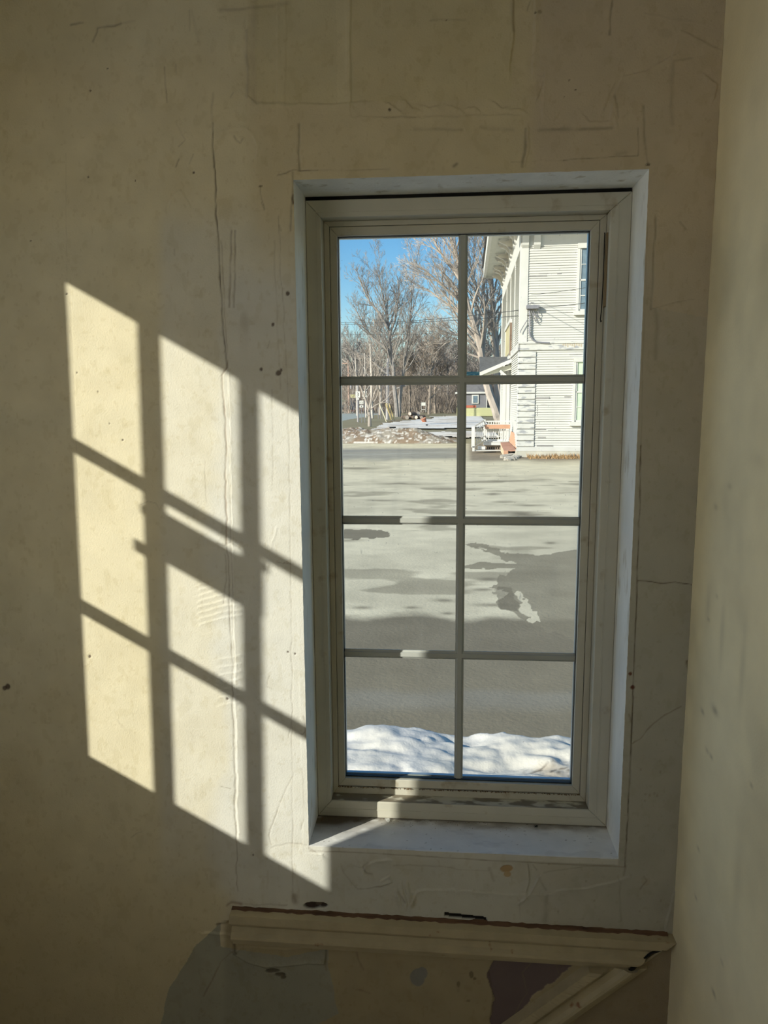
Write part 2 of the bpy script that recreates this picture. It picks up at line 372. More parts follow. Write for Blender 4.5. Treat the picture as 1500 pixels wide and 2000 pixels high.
    line([(432,1538),(452,1541)], .9, .5, .4); line([(255,1635),(276,1625)], 1.2, .5, .25); line([(230,1405),(240,1420)],1.5,.2,.15)
    # bead and joint around the opening
    line([(1252,870),(1250,980),(1246,1090),(1243,1180),(1240,1260),(1237,1330),(1234,1420),(1232,1480),(1228,1560),(1224,1640),(1221,1694)], 1.1, 1.5, .85, .6, tint=DK)
    line([(1264,440),(1258,620),(1254,760),(1252,870)], 1.0, .7, .3, .6)
    line([(1221,1694),(1120,1689),(1000,1683),(900,1677),(800,1671),(690,1665),(605,1662)], 1.1, 1.0, .55, .5)
    line([(600,1650),(560,1648),(530,1655)], 1.2, .6, .25); line([(1221,1694),(1218,1712)], 1.8, .8, .4)
    lip([(600,1655),(612,1662),(630,1670)], 1, 1.0, 6); line([(604,1656),(616,1664)], 1.6, .8, .4)
    line([(1281,425),(1277,520),(1271,604)], 2.2, .9, .4); line([(1271,604),(1300,595),(1356,583)], 1.0, .8, .4)
    for k in range(8):
        lip([(1282+k*5, 640+k*7), (1300+k*4, 622+k*9)], 1, .5, 5)
    line([(1281,605),(1284,650),(1280,700)], 4, .6, .3); line([(1329,432),(1340,447)], 1.4, .8, .5)
    line([(1246,1134),(1290,1138),(1320,1138),(1353,1143)], 1.0, 1.2, .8, .7, tint=DK)
    line([(1236,1453),(1250,1444),(1262,1428),(1280,1412),(1300,1396),(1330,1380)], 1.3, 1.0, .55, .7)
    blob(1231, 1316, 3.5, 4, -.6, (.13,.05,.03), .95); blob(1236, 1343, 4.5, 4, -.6, (.10,.03,.02), .95); line([(1230,1320),(1228,1328)],1,.3,.4)
    line([(1228,1395),(1232,1410)], 2, .8, .5); line([(1343,1292),(1349,1310),(1350,1335),(1344,1356)], 3.2, 2.0, .75, .6, tint=DK)
    for (a, b) in [(1262,1550),(1270,1552),(1278,1548),(1284,1553),(1261,1564),(1252,1504),(1290,1508)]: blob(a, b, 2, 3, -.6, (.3,.26,.2), .5)
    # under the opening: torn joint paper
    line([(668,1692),(672,1705),(685,1722),(700,1737),(760,1728)], 1.0, .8, .35)
    lip([(760,1678),(735,1680),(715,1690),(710,1700)], -1, 1.2, 7); line([(718,1686),(708,1694),(716,1705),(726,1708)], 2.2, .8, .45)
    line([(695,1676),(705,1694),(690,1690)], 1.2, -1.0, .1); lip([(745,1720),(760,1712),(765,1722),(742,1730)], 1, .9, 5)
    for k in range(6): lip([(771+k*5, 1735-k*2), (776+k*6, 1768)], 1 if k % 2 else -1, .9, 5)
    line([(778,1740),(790,1762)], 2, 1, .4); lip([(815,1740),(870,1738),(885,1736)], 1, .8, 6); lip([(800,1770),(812,1745),(818,1739)], 1, 1.0, 5)
    blob(806, 1760, 9, 14, -.5, (.5,.46,.34), .5); line([(770,1690),(860,1692),(900,1700)],1.2,.4,.3)
    blob(990, 1697, 12, 7, -1.5, (.42,.30,.16), .95, .12); blob(992, 1707, 7, 5, -1.2, (.45,.33,.18), .9, .15)
    line([(955,1696),(965,1720)], 3, .5, .3); lip([(1030,1690),(1033,1720),(1025,1755)], 1, .9, 6); lip([(1053,1713),(1040,1738),(1025,1755),(1016,1760)], -1, .9, 6)
    line([(1053,1713),(1066,1738)], 2.5, .6, .3); line([(1068,1750),(1065,1800)], 5, .6, .3); line([(1015,1758),(1016,1795)], 1.2, -.8, .15)
    blob(1262, 1722, 8, 7, .4, (.40,.36,.27), .5); line([(1258,1712),(1264,1720),(1252,1736)], 1.4, .8, .5)
    lip([(1090,1740),(1140,1735),(1200,1722),(1230,1712)], 1, .7, 8); lip([(900,1740),(980,1746),(1080,1748)], 1, .5, 10)
    line([(1207,1712),(1212,1725),(1211,1740),(1214,1800)], 1.6, .8, .35); lip([(1316,1745),(1300,1812)], -1, .9, 8)
    line([(955,1700),(900,1700)], 1, .5, .2); line([(1040,1690),(1048,1700)],1.2,.8,.4); line([(1060,1705),(1120,1695),(1200,1690)],1.4,.5,.25)
    for (a, b) in [(1072,1688),(1090,1780),(1145,1720),(1160,1760),(1290,1760),(1250,1780)]: blob(a, b, 2, 2.5, -.5, (.3,.26,.2), .5)
    # gaps and raw wood above the chair rail
    line([(448,1766),(500,1770),(560,1775),(600,1780)], 3.0, -1.0, .0); line([(450,1764),(520,1768),(560,1768)], 1.6, .5, .3)
    blob(610, 1769, 17, 6, -6.0, (.05,.035,.03), 1.0, .15); blob(628, 1768, 12, 5, -5.0, (.05,.035,.03), 1.0, .15)
    gap = poly_in(U, V+1.2*(n1(X*40, Z*40, 3)-.5), [(868,1782.5),(950,1792),(951,1799.5),(868,1790)]); COL[gap] = (.012,.01,.009); H[gap] -= 5
    line([(573,1752),(576,1762)], 5, .8, .55, tint=(.2,.13,.08)); line([(442,1768),(452,1762),(470,1766)], 3, 1.0, .6, tint=(.25,.15,.1))
    # below the rail
    line([(455,1835),(458,1860),(460,1862)], 2.6, 2.0, .7, tint=DK); line([(422,1805),(440,1803),(452,1798)], 2.0, 1.5, .8, tint=DK)
    lip([(400,1820),(430,1822),(440,1822),(458,1828)], 1, 1.4, 8); line([(455,1858),(430,1880),(410,1920),(398,1945)], 1.2, .8, .5)
    lip([(456,1862),(480,1878),(520,1890),(560,1885),(600,1880),(634,1882),(634,1856),(622,1848)], -1, 1.4, 9)
    lip([(456,1862),(470,1850),(560,1853),(620,1848)], 1, .6, 8); line([(520,1870),(500,1875),(496,1890)], 1.3, -.8, 0)
    blob(533, 1897, 14, 4, -2.5, (.09,.08,.06), .9, .2); blob(548, 1904, 10, 3.5, -2.5, (.10,.085,.06), .9, .2); blob(554,1909,6,4,-2.0,(.12,.1,.07),.9,.2)
    line([(637,1856),(638,1895)], 2, .8, .4); line([(696,1858),(700,1875),(710,1895)], 2.0, .9, .5); blob(714, 1900, 4, 3, .8)
    blob(815, 1909, 14, 17, -.7, (.24,.24,.22), 1.0, .08); blob(823, 1901, 11, 11, -.7, (.24,.24,.22), 1.0, .08)
    line([(700,1932),(720,1940)], 2, .8, .5); line([(775,1875),(778,1895)], 1, -.5, .1); line([(894,1920),(895,1935)], 2, .6, .5)
    blob(920, 1903, 4, 7, -.4, (.13,.1,.06), .7); blob(926, 1911, 3, 3, -.4, (.13,.1,.06), .7); blob(895,1922,3,6,-.3,(.15,.12,.07),.6); blob(1345,1920,2,2,-.3,(.1,.1,.1),.5)
    blob(915, 1955, 4, 3, -.3, (.14,.11,.07), .5); blob(690,1980,8,6,0,(.36,.31,.2),.5)
    for k in range(14):
        x0 = 330+RNG.random()*130; y0 = 1850+RNG.random()*130; line([(x0, y0), (x0-14-RNG.random()*16, y0+24+RNG.random()*20)], 1.6, -.5, 0)
    ins = poly_in(U+10*(n1(X*25, Z*25, 4)-.5)*2, V+10*(n2(X*25, Z*25, 4)-.5)*2, [(972,1860),(1140,1880),(1065,1925),(985,2000),(975,2060),(958,2060),(956,1990),(964,1950),(953,1900)])
    shade(ins*1.0, (0.16,0.125,0.125)); H[ins] -= 1.6
    line([(955,1900),(963,1950),(957,1990)], 2, 0, .5, .3, tint=DK); line([(1000,1990),(1030,1940),(1020,1900),(1040,1880)], 1.0, .5, .5); line([(1085,1880),(1090,1900)],1,.5,.4)
    # keep edges of the opening crisp but slightly irregular
    inside = (X > -1e-6) & (X < OW+1e-6) & (Z > -1e-6) & (Z < OH+1e-6)
    H[inside] *= 0.0
    bead = (X > -.014) & (X < OW+.016) & (Z > -.02) & (Z < OH+.008)
    H[bead] *= .25
    Xg = X + np.where(np.isclose(X, 0), .0012*(n1(Z*90, Z*0+2, 3)-.5), 0) + np.where(np.isclose(X, OW), .0016*(n2(Z*90, Z*0+2, 3)-.5), 0)
    Zg = Z + np.where(np.isclose(Z, OH), .0012*(n3(X*70, Z*0+2, 3)-.5), 0)
    cx = (X[:-1,:-1]+X[1:,1:])/2; cz = (Z[:-1,:-1]+Z[1:,1:])/2
    keep = ~((cx > 0) & (cx < OW) & (cz > 0) & (cz < OH))
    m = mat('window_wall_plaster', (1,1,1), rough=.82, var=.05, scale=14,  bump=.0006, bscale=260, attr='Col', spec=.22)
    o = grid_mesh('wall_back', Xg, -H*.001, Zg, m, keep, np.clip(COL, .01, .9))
    return o
wall = paint_wall()
tag(wall, 'patched cream plaster wall with cracks around the window', kind='structure')

m_cream = mat('cream_paint', (0.71,0.64,0.42), .8, .05, 6, .0008, 90, col2=(0.64,0.57,0.36), thr=(.5,.75), pscale=5, spec=.2)
m_outer = mat('outer_clapboard_paint', (0.6,0.6,0.56), .8, .05, 6)
m_ceil = mat('ceiling_boards', (0.30,0.26,0.20), .9, .05, 6)
m_floor = mat('floor_wood', (0.13,0.10,0.07), .55, .2, 9, stretch=(1,12,1))
def struct(mb, name, m, label, **k):
    o = mb.build(name, m, **k); tag(o, label, kind='structure'); return o
# masonry/wood core of the window wall, behind the plaster skin
T2 = 0.22
core = MB()
core.box((XL-.08, .008, ZF), (-.012, T2, ZC)).box((OW+.012, .008, ZF), (XR+.25, T2, ZC))
core.box((-.012, .008, ZF), (OW+.012, T2, -.02)).box((-.012, .008, OH+.012), (OW+.012, T2, ZC))
struct(core, 'wall_back_core', mat('lath_core', (0.10,0.08,0.06), .9, .2, 30), 'wall thickness behind the plaster')
# right wall: paint skin with slightly rough corner edge
def right_wall():
    ys = np.concatenate([np.arange(YB, -.5, .1), np.arange(-.5, .0, .004), [0.0]]); zs = np.concatenate([np.arange(ZF, -.5, .05), np.arange(-.5, 1.95, .004), np.arange(1.95, ZC+.01, .05)])
    Y, Z = np.meshgrid(ys, zs); n1, n2 = Noise2(21), Noise2(22)
    Hh = 1.2*(n1(Y*3, Z*2, 3)-.5)+.35*(n2(Y*30, Z*22, 3)-.5)
    col = np.zeros(Y.shape+(3,)); col[:] = (0.90,0.82,0.57)
    t = n1(Y*5+3, Z*4, 4); col *= (1-.16*sstep(.45, .75, t))[..., None]
    def spot(px, py, r, k, rgb=(.36,.31,.2), rz=None):
        p = on(px, py, 0, XR); d = np.hypot((Y-p[1])/(r*.0022), (Z-p[2])/((rz or r)*.0011)); g = np.exp(-d**2)*k
        col[:] = col*(1-g[..., None])+np.array(rgb)*g[..., None]; Hh[:] = Hh-.6*g
    for q in [(1396,1388,7,.6),(1372,1390,5,.3),(1394,1940,5,.6),(1372,1390,4,.3),(1384,1210,3,.5),(1400,1165,3,.35),(1381,1466,4,.4),(1389,1478,4,.5),(1398,990,5,.35),(1425,950,5,.3),(1467,1534,3,.6),(1364,1658,4,.4),(1359,1753,3,.5),(1410,1880,4,.3),(1480,900,14,.18)]: spot(*q)
    for (a, b, c_, d_) in [(1410,1240,5,60),(1383,1180,6,40),(1450,1300,5,70),(1440,1720,8,60)]: spot(a, b, c_, .22, rz=d_)
    Yj = Y.copy(); last = np.isclose(Y, 0); Yj[last] = .006
    Xj = XR - Hh*.001
    e = np.isclose(Y, 0) | (Y > -.006); Xj[e] += (.0016*(n2(Z[e]*60, Z[e]*0, 4)-.5))
    m = mat('right_wall_paint', (1,1,1), .8, .04, 12, .0006, 220, attr='Col', spec=.2)
    o = grid_mesh('wall_right', Xj, Yj, Z, m, None, col)
    tag(o, 'plain cream wall at the right corner', kind='structure')
right_wall()
struct(MB().box((XR+.004, YB-.1, ZF), (XR+.25, .008, ZC)), 'wall_right_core', m_cream, 'thickness of the right wall')
struct(MB().box((XL-.3, YB-.1, ZF-.1), (XR+.25, T2, ZF)), 'floor', m_floor, 'worn board floor')
struct(MB().box((XL-.3, YB-.1, ZC), (XR+.25, T2, ZC+.1)), 'ceiling', m_ceil, 'plain ceiling')

# left wall with the sunlit window that throws the pattern
DYS, DZS = -.0338, .0226                                        # window plane sits 4 cm outside the wall face
SY0, SY1, SZ0, SZ1 = -1.058+DYS, -0.588+DYS, 0.592+DZS, 1.669+DZS
wl = MB(); x0, x1 = XL-.08, XL
oy0, oy1, oz0, oz1 = SY0-.05, SY1+.07, SZ0-.06, SZ1+.05
# second opening further back is added, unseen, to fill the room with light
by0, by1, bz0, bz1 = -3.3, -1.26, .25, 1.75
wl.box((x0, oy1, ZF), (x1, .008, ZC)).box((x0, oy0, ZF), (x1, oy1, oz0)).box((x0, oy0, oz1), (x1, oy1, ZC))
wl.box((x0, YB-.1, ZF), (x1, oy0, ZC)) if False else None
wl.box((x0, by1, ZF), (x1, oy0, ZC)).box((x0, by0, ZF), (x1, by1, bz0)).box((x0, by0, bz1), (x1, by1, ZC)).box((x0, YB-.1, ZF), (x1, by0, ZC))
struct(wl, 'wall_left', m_cream, 'left wall outside the frame with the sun window and an added fill window')
# rear wall with a wide window
rw = MB()
rw.box((XL-.08, YB-.1, ZF), (XR+.25, YB, ZC))
struct(rw, 'wall_front', mat('rear_panelling', (.16,.12,.08), .7, .15, 8, stretch=(6,6,1)), 'wall behind the viewer')

m_vinyl = mat('window_vinyl', (0.56,0.545,0.46), .45, .05, 8, .0002, 300, spec=.4, col2=(0.36,0.30,0.20), thr=(.62,.78), pscale=22)
def glass_mat(name, dirt):
    m = bpy.data.materials.new(name); m.use_nodes = True; n = m.node_tree.nodes; l = m.node_tree.links; n.clear()
    out = n.new('ShaderNodeOutputMaterial'); tr = n.new('ShaderNodeBsdfTransparent'); tr.inputs[0].default_value = (.97,.985,.975,1)
    gl = n.new('ShaderNodeBsdfGlossy'); gl.inputs['Roughness'].default_value = .02
    lw = n.new('ShaderNodeLayerWeight'); pw = n.new('ShaderNodeMath'); pw.operation = 'POWER'; pw.inputs[1].default_value = 4.5
    l.new(lw.outputs['Facing'], pw.inputs[0])
    fr = n.new('ShaderNodeMath'); fr.operation = 'MULTIPLY_ADD'; fr.inputs[1].default_value = .9; fr.inputs[2].default_value = .02; l.new(pw.outputs[0], fr.inputs[0])
    mx = n.new('ShaderNodeMixShader'); l.new(fr.outputs[0], mx.inputs[0]); l.new(tr.outputs[0], mx.inputs[1]); l.new(gl.outputs[0], mx.inputs[2])
    last = mx
    if dirt:
        tc = n.new('ShaderNodeTexCoord')
        df = n.new('ShaderNodeBsdfTranslucent'); df.inputs[0].default_value = (.75,.72,.62,1)
        df2 = n.new('ShaderNodeBsdfDiffuse'); df2.inputs[0].default_value = (.6,.57,.5,1)
        dm = n.new('ShaderNodeMixShader'); dm.inputs[0].default_value = .5; l.new(df.outputs[0], dm.inputs[1]); l.new(df2.outputs[0], dm.inputs[2])
        fac = None
        for (sc_, a, b, k, st) in [(7, .35, .8, .035, (1,1,1)), (150, .70, .76, .35, (1,1,1)), (60, .74, .79, .30, (1,1,.35)), (14,.55,.8,.04,(3,1,.3))]:
            mp = n.new('ShaderNodeMapping'); mp.inputs['Scale'].default_value = st; l.new(tc.outputs['Object'], mp.inputs[0])
            ns = n.new('ShaderNodeTexNoise'); ns.inputs['Scale'].default_value = sc_; ns.inputs['Detail'].default_value = 3; l.new(mp.outputs[0], ns.inputs['Vector'])
            mr = n.new('ShaderNodeMapRange'); mr.inputs[1].default_value = a; mr.inputs[2].default_value = b; mr.inputs[3].default_value = 0; mr.inputs[4].default_value = k
            l.new(ns.outputs['Fac'], mr.inputs[0])
            if fac is None: fac = mr.outputs[0]
            else:
                ad = n.new('ShaderNodeMath'); ad.operation = 'ADD'; l.new(fac, ad.inputs[0]); l.new(mr.outputs[0], ad.inputs[1]); fac = ad.outputs[0]
        m2 = n.new('ShaderNodeMixShader'); l.new(fac, m2.inputs[0]); l.new(mx.outputs[0], m2.inputs[1]); l.new(dm.outputs[0], m2.inputs[2]); last = m2
    l.new(last.outputs[0], out.inputs['Surface']); return m
m_glass = glass_mat('dusty_window_glass', True); m_glass2 = glass_mat('side_window_glass', False)

w2 = empty('window_2', (XL-.04, -.82, 1.13)); tag(w2, 'side window at the left that lets the sun in', kind='structure')
def rel(o, e):
    o.matrix_parent_inverse = e.matrix_basis.inverted(); return o
gx0, gx1 = XL-.042, XL-.038
shr = lambda p: (p[0], p[1]-.0165*(p[2]-1.13), p[2])                # the old sash leans a little
fr = MB()
fa_, fb_ = XL-.043, XL-.037
fr.box((fa_, oy0-.02, oz0), (fb_, SY0, oz1), shr).box((fa_, SY1, oz0), (fb_, oy1+.02, oz1), shr).box((fa_, SY0, oz0), (fb_, SY1, SZ0), shr).box((fa_, SY0, SZ1), (fb_, SY1, oz1), shr)
rel(fr.build('frame', m_vinyl, w2), w2)
for a, b in ((-.757,-.717), (-.934,-.897)): rel(MB().box((gx0, a+DYS, SZ0), (gx1, b+DYS, SZ1), shr).build('muntin', m_vinyl, w2), w2)
for a, b in ((1.305,1.337), (.938,.972)): rel(MB().box((gx0, SY0, a+DZS), (gx1, SY1, b+DZS), shr).build('muntin', m_vinyl, w2), w2)
lt = MB()  # unidentified board across the panes, outlined from its shadow on the wall
for a_, b_, c_, d_ in ((-.937,1.172,-.735,1.284),(-.735,1.254,-.712,1.274),(-.735,1.160,-.697,1.186),(-.946,1.278,-.93,1.300)):
    lt.box((gx0-.0005, a_+DYS, b_+DZS), (gx1+.0005, c_+DYS, d_+DZS), shr)
rel(lt.build('pane_board', m_vinyl, w2), w2)
rel(MB().box((XL-.052, SY0-.01, SZ0-.01), (XL-.049, SY1+.01, SZ1+.01)).build('glass_pane', m_glass2, w2), w2)
def plain_window(name, lab, a, b, axis):
    e = empty(name, tuple((np.array(a)+np.array(b))/2)); tag(e, lab, kind='structure')
    f = MB(); t = .05
    if axis == 'x':
        f.box((a[0], a[1], a[2]), (b[0], a[1]+t, b[2])).box((a[0], b[1]-t, a[2]), (b[0], b[1], b[2])).box((a[0], a[1]+t, a[2]), (b[0], b[1]-t, a[2]+t)).box((a[0], a[1]+t, b[2]-t), (b[0], b[1]-t, b[2]))
        mid = (a[2]+b[2])/2; f.box((a[0], a[1]+t, mid-.02), (b[0], b[1]-t, mid+.02))
    else:
        f.box((a[0], a[1], a[2]), (a[0]+t, b[1], b[2])).box((b[0]-t, a[1], a[2]), (b[0], b[1], b[2])).box((a[0]+t, a[1], a[2]), (b[0]-t, b[1], a[2]+t)).box((a[0]+t, a[1], b[2]-t), (b[0]-t, b[1], b[2]))
        mid = (a[2]+b[2])/2; f.box((a[0]+t, a[1], mid-.02), (b[0]-t, b[1], mid+.02))
    rel(f.build('frame', m_vinyl, e), e)
plain_window('fill_window', 'added side window, unseen, filling the room with light', (XL-.07, by0, bz0), (XL-.02, by1, bz1), 'x')
def curtain():  # added unseen cloth; sunlit from outside, it acts as soft fill
    m = bpy.data.materials.new('sheer_fill_curtain'); m.use_nodes = True; n = m.node_tree.nodes; l = m.node_tree.links; n.clear()
    o = n.new('ShaderNodeOutputMaterial'); a = n.new('ShaderNodeBsdfTranslucent'); a.inputs[0].default_value = (.95,.93,.86,1); b = n.new('ShaderNodeBsdfDiffuse'); b.inputs[0].default_value = (.8,.8,.78,1)
    x = n.new('ShaderNodeMixShader'); x.inputs[0].default_value = .2; l.new(a.outputs[0], x.inputs[1]); l.new(b.outputs[0], x.inputs[2]); l.new(x.outputs[0], o.inputs['Surface'])
    V = []; F = []; k = 60
    for i in range(k+1):
        y = by0-.08+(by1-by0+.16)*i/k; xx = XL+.035+.012*math.sin(i*1.3); V += [(xx, y, bz0-.08), (xx, y, bz1+.08)]
    for i in range(k): F.append((i*2, i*2+2, i*2+3, i*2+1))
    o = MB().add(V, F).build('sheer_fill_curtain', m, fix=False); tag(o, 'added sheer curtain, unseen, spreading fill light from the side window', 'curtain')
curtain()

# ------------------------------------------------------------------ THE WINDOW (window_1)
w1 = empty('window_1', (OW/2, RD, 0)); tag(w1, 'eight-light window in a deep white reveal', kind='structure')
m_jamb = mat('jamb_paint', (0.84,0.85,0.81), .6, .06, 10, .0012, 70, spec=.35, col2=(0.50,0.46,0.36), thr=(.60,.76), pscale=16, stretch=(2,2,.6))
m_sill = mat('sill_paint', (0.72,0.73,0.72), .55, .07, 12, .0008, 60, spec=.35, col2=(0.42,0.38,0.30), thr=(.58,.74), pscale=18)
m_dark = mat('dark_gap', (0.012,0.011,0.01), .9, .1, 10)
T = .010
def part(mb, name, m, **k): return rel(mb.build(name, m, w1, **k), w1)
part(MB().box((-T, .001, -T), (0, .19, OH+T)), 'left_reveal', m_jamb)
part(MB().box((OW, .001, -T), (OW+T, .19, OH+T)), 'right_reveal', m_jamb)
part(MB().box((0, .001, OH), (OW, .19, OH+T)), 'top_reveal', m_jamb)
def sill():
    xs = np.linspace(0, OW, 240); ys = np.linspace(-.0015, RD+.004, 60); X, Y = np.meshgrid(xs, ys); n1, n2 = Noise2(31), Noise2(32)
    col = np.zeros(X.shape+(3,)); col[:] = (.80,.80,.77)
    d = RD - Y
    t = n1(X*22, Y*40, 5); left = sstep(.25, .0, X)
    k = np.clip(sstep(.05+.05*0, .0, d - .05*(t-.5) + .012)*.75 + left*sstep(.10, .02, d+.03*(t-.5))*.9, 0, 1)*sstep(.30, .55, t+.18*left+.05)
    k = np.maximum(k, .8*sstep(.012, .0, d-.012*(n2(X*60, Y*10, 3)-.5)))
    sp = n2(X*160, Y*160, 2); k = np.maximum(k, sstep(.86, .91, sp)*.7)
    col = col*(1-k[..., None])+np.array((.13,.10,.065))*k[..., None]
    ch = sstep(.62, .70, n2(X*12+4, Y*26, 4)); col = col*(1-.10*ch[..., None])
    Zz = .0009*(n1(X*30, Y*30, 4)-.5) + .0006*ch
    Zz[0] -= .0006; Xe = X
    m = mat('sill_surface', (1,1,1), .5, .05, 20, .0003, 200, attr='Col', spec=.4)
    o = grid_mesh('sill', Xe, Y, Zz, m, None, col, parent=w1); rel(o, w1)
    part(MB().box((-T, .002, -.014), (OW+T, .19, -.0012)), 'sill_board', m_sill)
sill()
# outer frame: front face at RD, step back at y=.160
xa, xb, za, zb = .0345, .656, .0425, 1.4125
YS = .160
def ring(mb, X0, X1, Z0, Z1, x0_, x1_, z0_, z1_, ya, yb):        # picture-frame ring, mitred: outer rect, inner rect
    O = [(X0,Z0),(X1,Z0),(X1,Z1),(X0,Z1)]; I = [(x0_,z0_),(x1_,z0_),(x1_,z1_),(x0_,z1_)]
    for i in range(4):
        j = (i+1) % 4
        lo = [(O[i][0],ya,O[i][1]),(O[j][0],ya,O[j][1]),(I[j][0],ya,I[j][1]),(I[i][0],ya,I[i][1])]
        hi = [(p[0],yb,p[2]) for p in lo]
        mb.hexa(lo, hi)
    return mb
f = MB(); ring(f, .0005, OW-.0005, .0005, OH-.008, xa, xb, za, zb, RD, .185)
part(f, 'frame', m_vinyl, bevel=.0022)
part(MB().box((.001, RD+.004, OH-.008), (OW-.001, .18, OH-.0003)), 'head_gap', m_dark)
# thin raised ridges on the frame face
rg = MB(); ring(rg, .0215, .6745, .0205, OH-.0325, .0235, .6725, .0225, OH-.0345, RD-.0012, RD+.001)
part(rg, 'frame_ridge', m_vinyl)
gx_0, gx_1, gz_0, gz_1 = .0645, .6225, .0830, 1.3805
s_ = MB(); ring(s_, xa+.0005, xb-.0005, za+.0005, zb-.0005, .0470, .6420, .0600, 1.4010, YS, .195)
part(s_, 'sash_stop', m_vinyl, bevel=.001)
s2 = MB(); ring(s2, .0480, .6410, .0625, 1.4000, gx_0, gx_1, gz_0, gz_1, YS+.001, .20)
part(s2, 'sash', m_vinyl, bevel=.0014)
part(ring(MB(), .0472, .6418, .0602, 1.4008, .0484, .6406, .0626, 1.3996, YS+.0055, YS+.02), 'groove', m_dark)
m_gask = mat('glazing_gasket', (.02,.03,.035), .5, .1, 30)
gk = MB(); ring(gk, gx_0-.001, gx_1+.001, gz_0-.001, gz_1+.001, gx_0+.0015, gx_1-.0015, gz_0+.003, gz_1-.0015, .170, .1795)
part(gk, 'gasket', m_gask)
part(MB().box((gx_0-.004, .180, gz_0-.004), (gx_1+.004, .184, gz_1+.004)), 'glass_pane', m_glass)
m_sp = mat('spacer_metal', (.55,.6,.62), .35, .05, 20, metal=.6)
sp = MB(); ring(sp, gx_0-.004, gx_1+.004, gz_0-.004, gz_1+.004, gx_0+.0012, gx_1-.0012, gz_0+.0030, gz_1-.0012, .186, .196)
part(sp, 'spacer', m_sp)
m_munt = mat('muntin_paint', (0.43,0.45,0.42), .5, .04, 20, spec=.35)
def bar_profile(w):                                              # moulded grille bar, front towards the room
    return [(-w,.0),(-w,-.003),(-w*.62,-.0045),(-w*.5,-.0075),(w*.5,-.0075),(w*.62,-.0045),(w,-.003),(w,.0)]
def vbar(x, z0, z1):
    p = bar_profile(.0104); mb = MB(); n = len(p)
    A = [(x+u, .1795+v, z0) for u, v in p]; B = [(x+u, .1795+v, z1) for u, v in p]
    mb.add(A+B, [tuple(range(n)), tuple(reversed(range(n, 2*n)))]+[(i, n+i, n+(i+1) % n, (i+1) % n) for i in range(n)])
    return part(mb, 'muntin', m_munt)
def hbar(z, xa_, xb_, w=.0103):
    p = bar_profile(w); mb = MB(); n = len(p)
    A = [(xa_, .1794+v, z+u) for u, v in p]; B = [(xb_, .1794+v, z+u) for u, v in p]
    mb.add(A+B, [tuple(range(n)), tuple(reversed(range(n, 2*n)))]+[(i, n+i, n+(i+1) % n, (i+1) % n) for i in range(n)])
    return part(mb, 'muntin', m_munt)
vx = .3463
vbar(vx, gz_0-.002, gz_1+.002)
for z in (1.0610, .7340, .4035): hbar(z, gx_0-.002, gx_1+.002)
part(MB().tube([(vx, .1706, .7338), (vx, .1723, .7338)], .0026, 14), 'screw_cap', m_munt)
wt = MB().box((.6530, .140, 1.215), (.6556, .156, 1.370))
part(wt, 'balance_slot', mat('slot_wood', (.30,.22,.12), .7, .3, 40, stretch=(1,1,.2)))
cord = MB().tube([(.6500,.150,1.372),(.6502,.149,1.28),(.6488,.148,1.21),(.6470,.148,1.19),(.6478,.147,1.183),(.6496,.148,1.186)], .0011, 6)
part(cord, 'sash_cord', m_dark)
# dirt line on the flat ledge in front of the sash
def ledge():
    xs = np.linspace(xa, xb, 260); ys = np.linspace(RD+.002, YS, 18); X, Y = np.meshgrid(xs, ys); n1 = Noise2(41)
    t = n1(X*35, Y*80, 4); k = np.clip(sstep(.38, .62, t+.25*sstep(.28, .1, X)+.15*sstep(.58,.66,X)), 0, 1)*.8
    col = np.array((.58,.56,.46))*(1-k[..., None])+np.array((.14,.11,.07))*k[..., None]
    m = mat('ledge_surface', (1,1,1), .6, .05, 20, .0003, 200, attr='Col')
    o = grid_mesh('dirty_ledge', X, Y, np.full_like(X, za+.0006)+.0005*t, m, None, col, parent=w1); rel(o, w1)
ledge()
m_rust = mat('dirt_crumbs', (.15,.09,.045), .9, .3, 60)
dl = MB(); rr = random.Random(5)
for i in range(230):
    x = xa+.012+rr.random()*(xb-xa-.026); dl.ball((x, YS-.0006, za+.0178+rr.uniform(-.0012,.0012)), rr.uniform(.0006,.0017), 5, .6, rr)
tag(part(dl, 'dirt_seam', m_rust), kind='stuff')
dl = MB()
for i in range(240):
    u = rr.random(); x = .012+ (rr.random()**2.6)*.66; y = RD-.003-abs(rr.gauss(0, .018)); dl.ball((x, y, .0008), rr.uniform(.0002,.0008), 5, .6, rr)
o = dl.build('sill_crumbs', m_rust); tag(o, 'dark grit and crumbs strewn along the back of the sill', 'dirt', kind='stuff')

# dead fly on the sill, curl of peeled paint, chair rail
m_fly = mat('fly_black', (.01,.01,.012), .4, .2, 60)
fp = on(1046, 1613, 2, .0035)
fl = empty('dead_fly', (fp[0], fp[1], 0.0012)); tag(fl, 'tiny black dead fly lying on the white sill below the window frame', 'fly')
fb = MB().ball((0,0,.0022), .0026, 10, squash=(1.5,1,.8)).ball((.0042,0,.0024), .0015, 8); rel(fb.build('body', m_fly, None, smooth=True), fl).parent = fl
fb = bpy.data.objects['body']; fb.matrix_parent_inverse = Matrix.Identity(4)
def lpart(mb, name, m, e, **k):
    o = mb.build(name, m, e, **k); return o
m_wing = mat('fly_wing', (.25,.24,.22), .4, .1, 60)
lpart(MB().add([(-.001,.001,.004),(.001,.0035,.0045),(-.0055,.0055,.0035),(-.0065,.0035,.0035)], [(0,1,2,3)]).add([(-.001,.001,.0043),(.001,.0035,.0048),(-.0055,.0055,.0038),(-.0065,.0035,.0038)], [(3,2,1,0)]), 'wing', m_wing, fl)
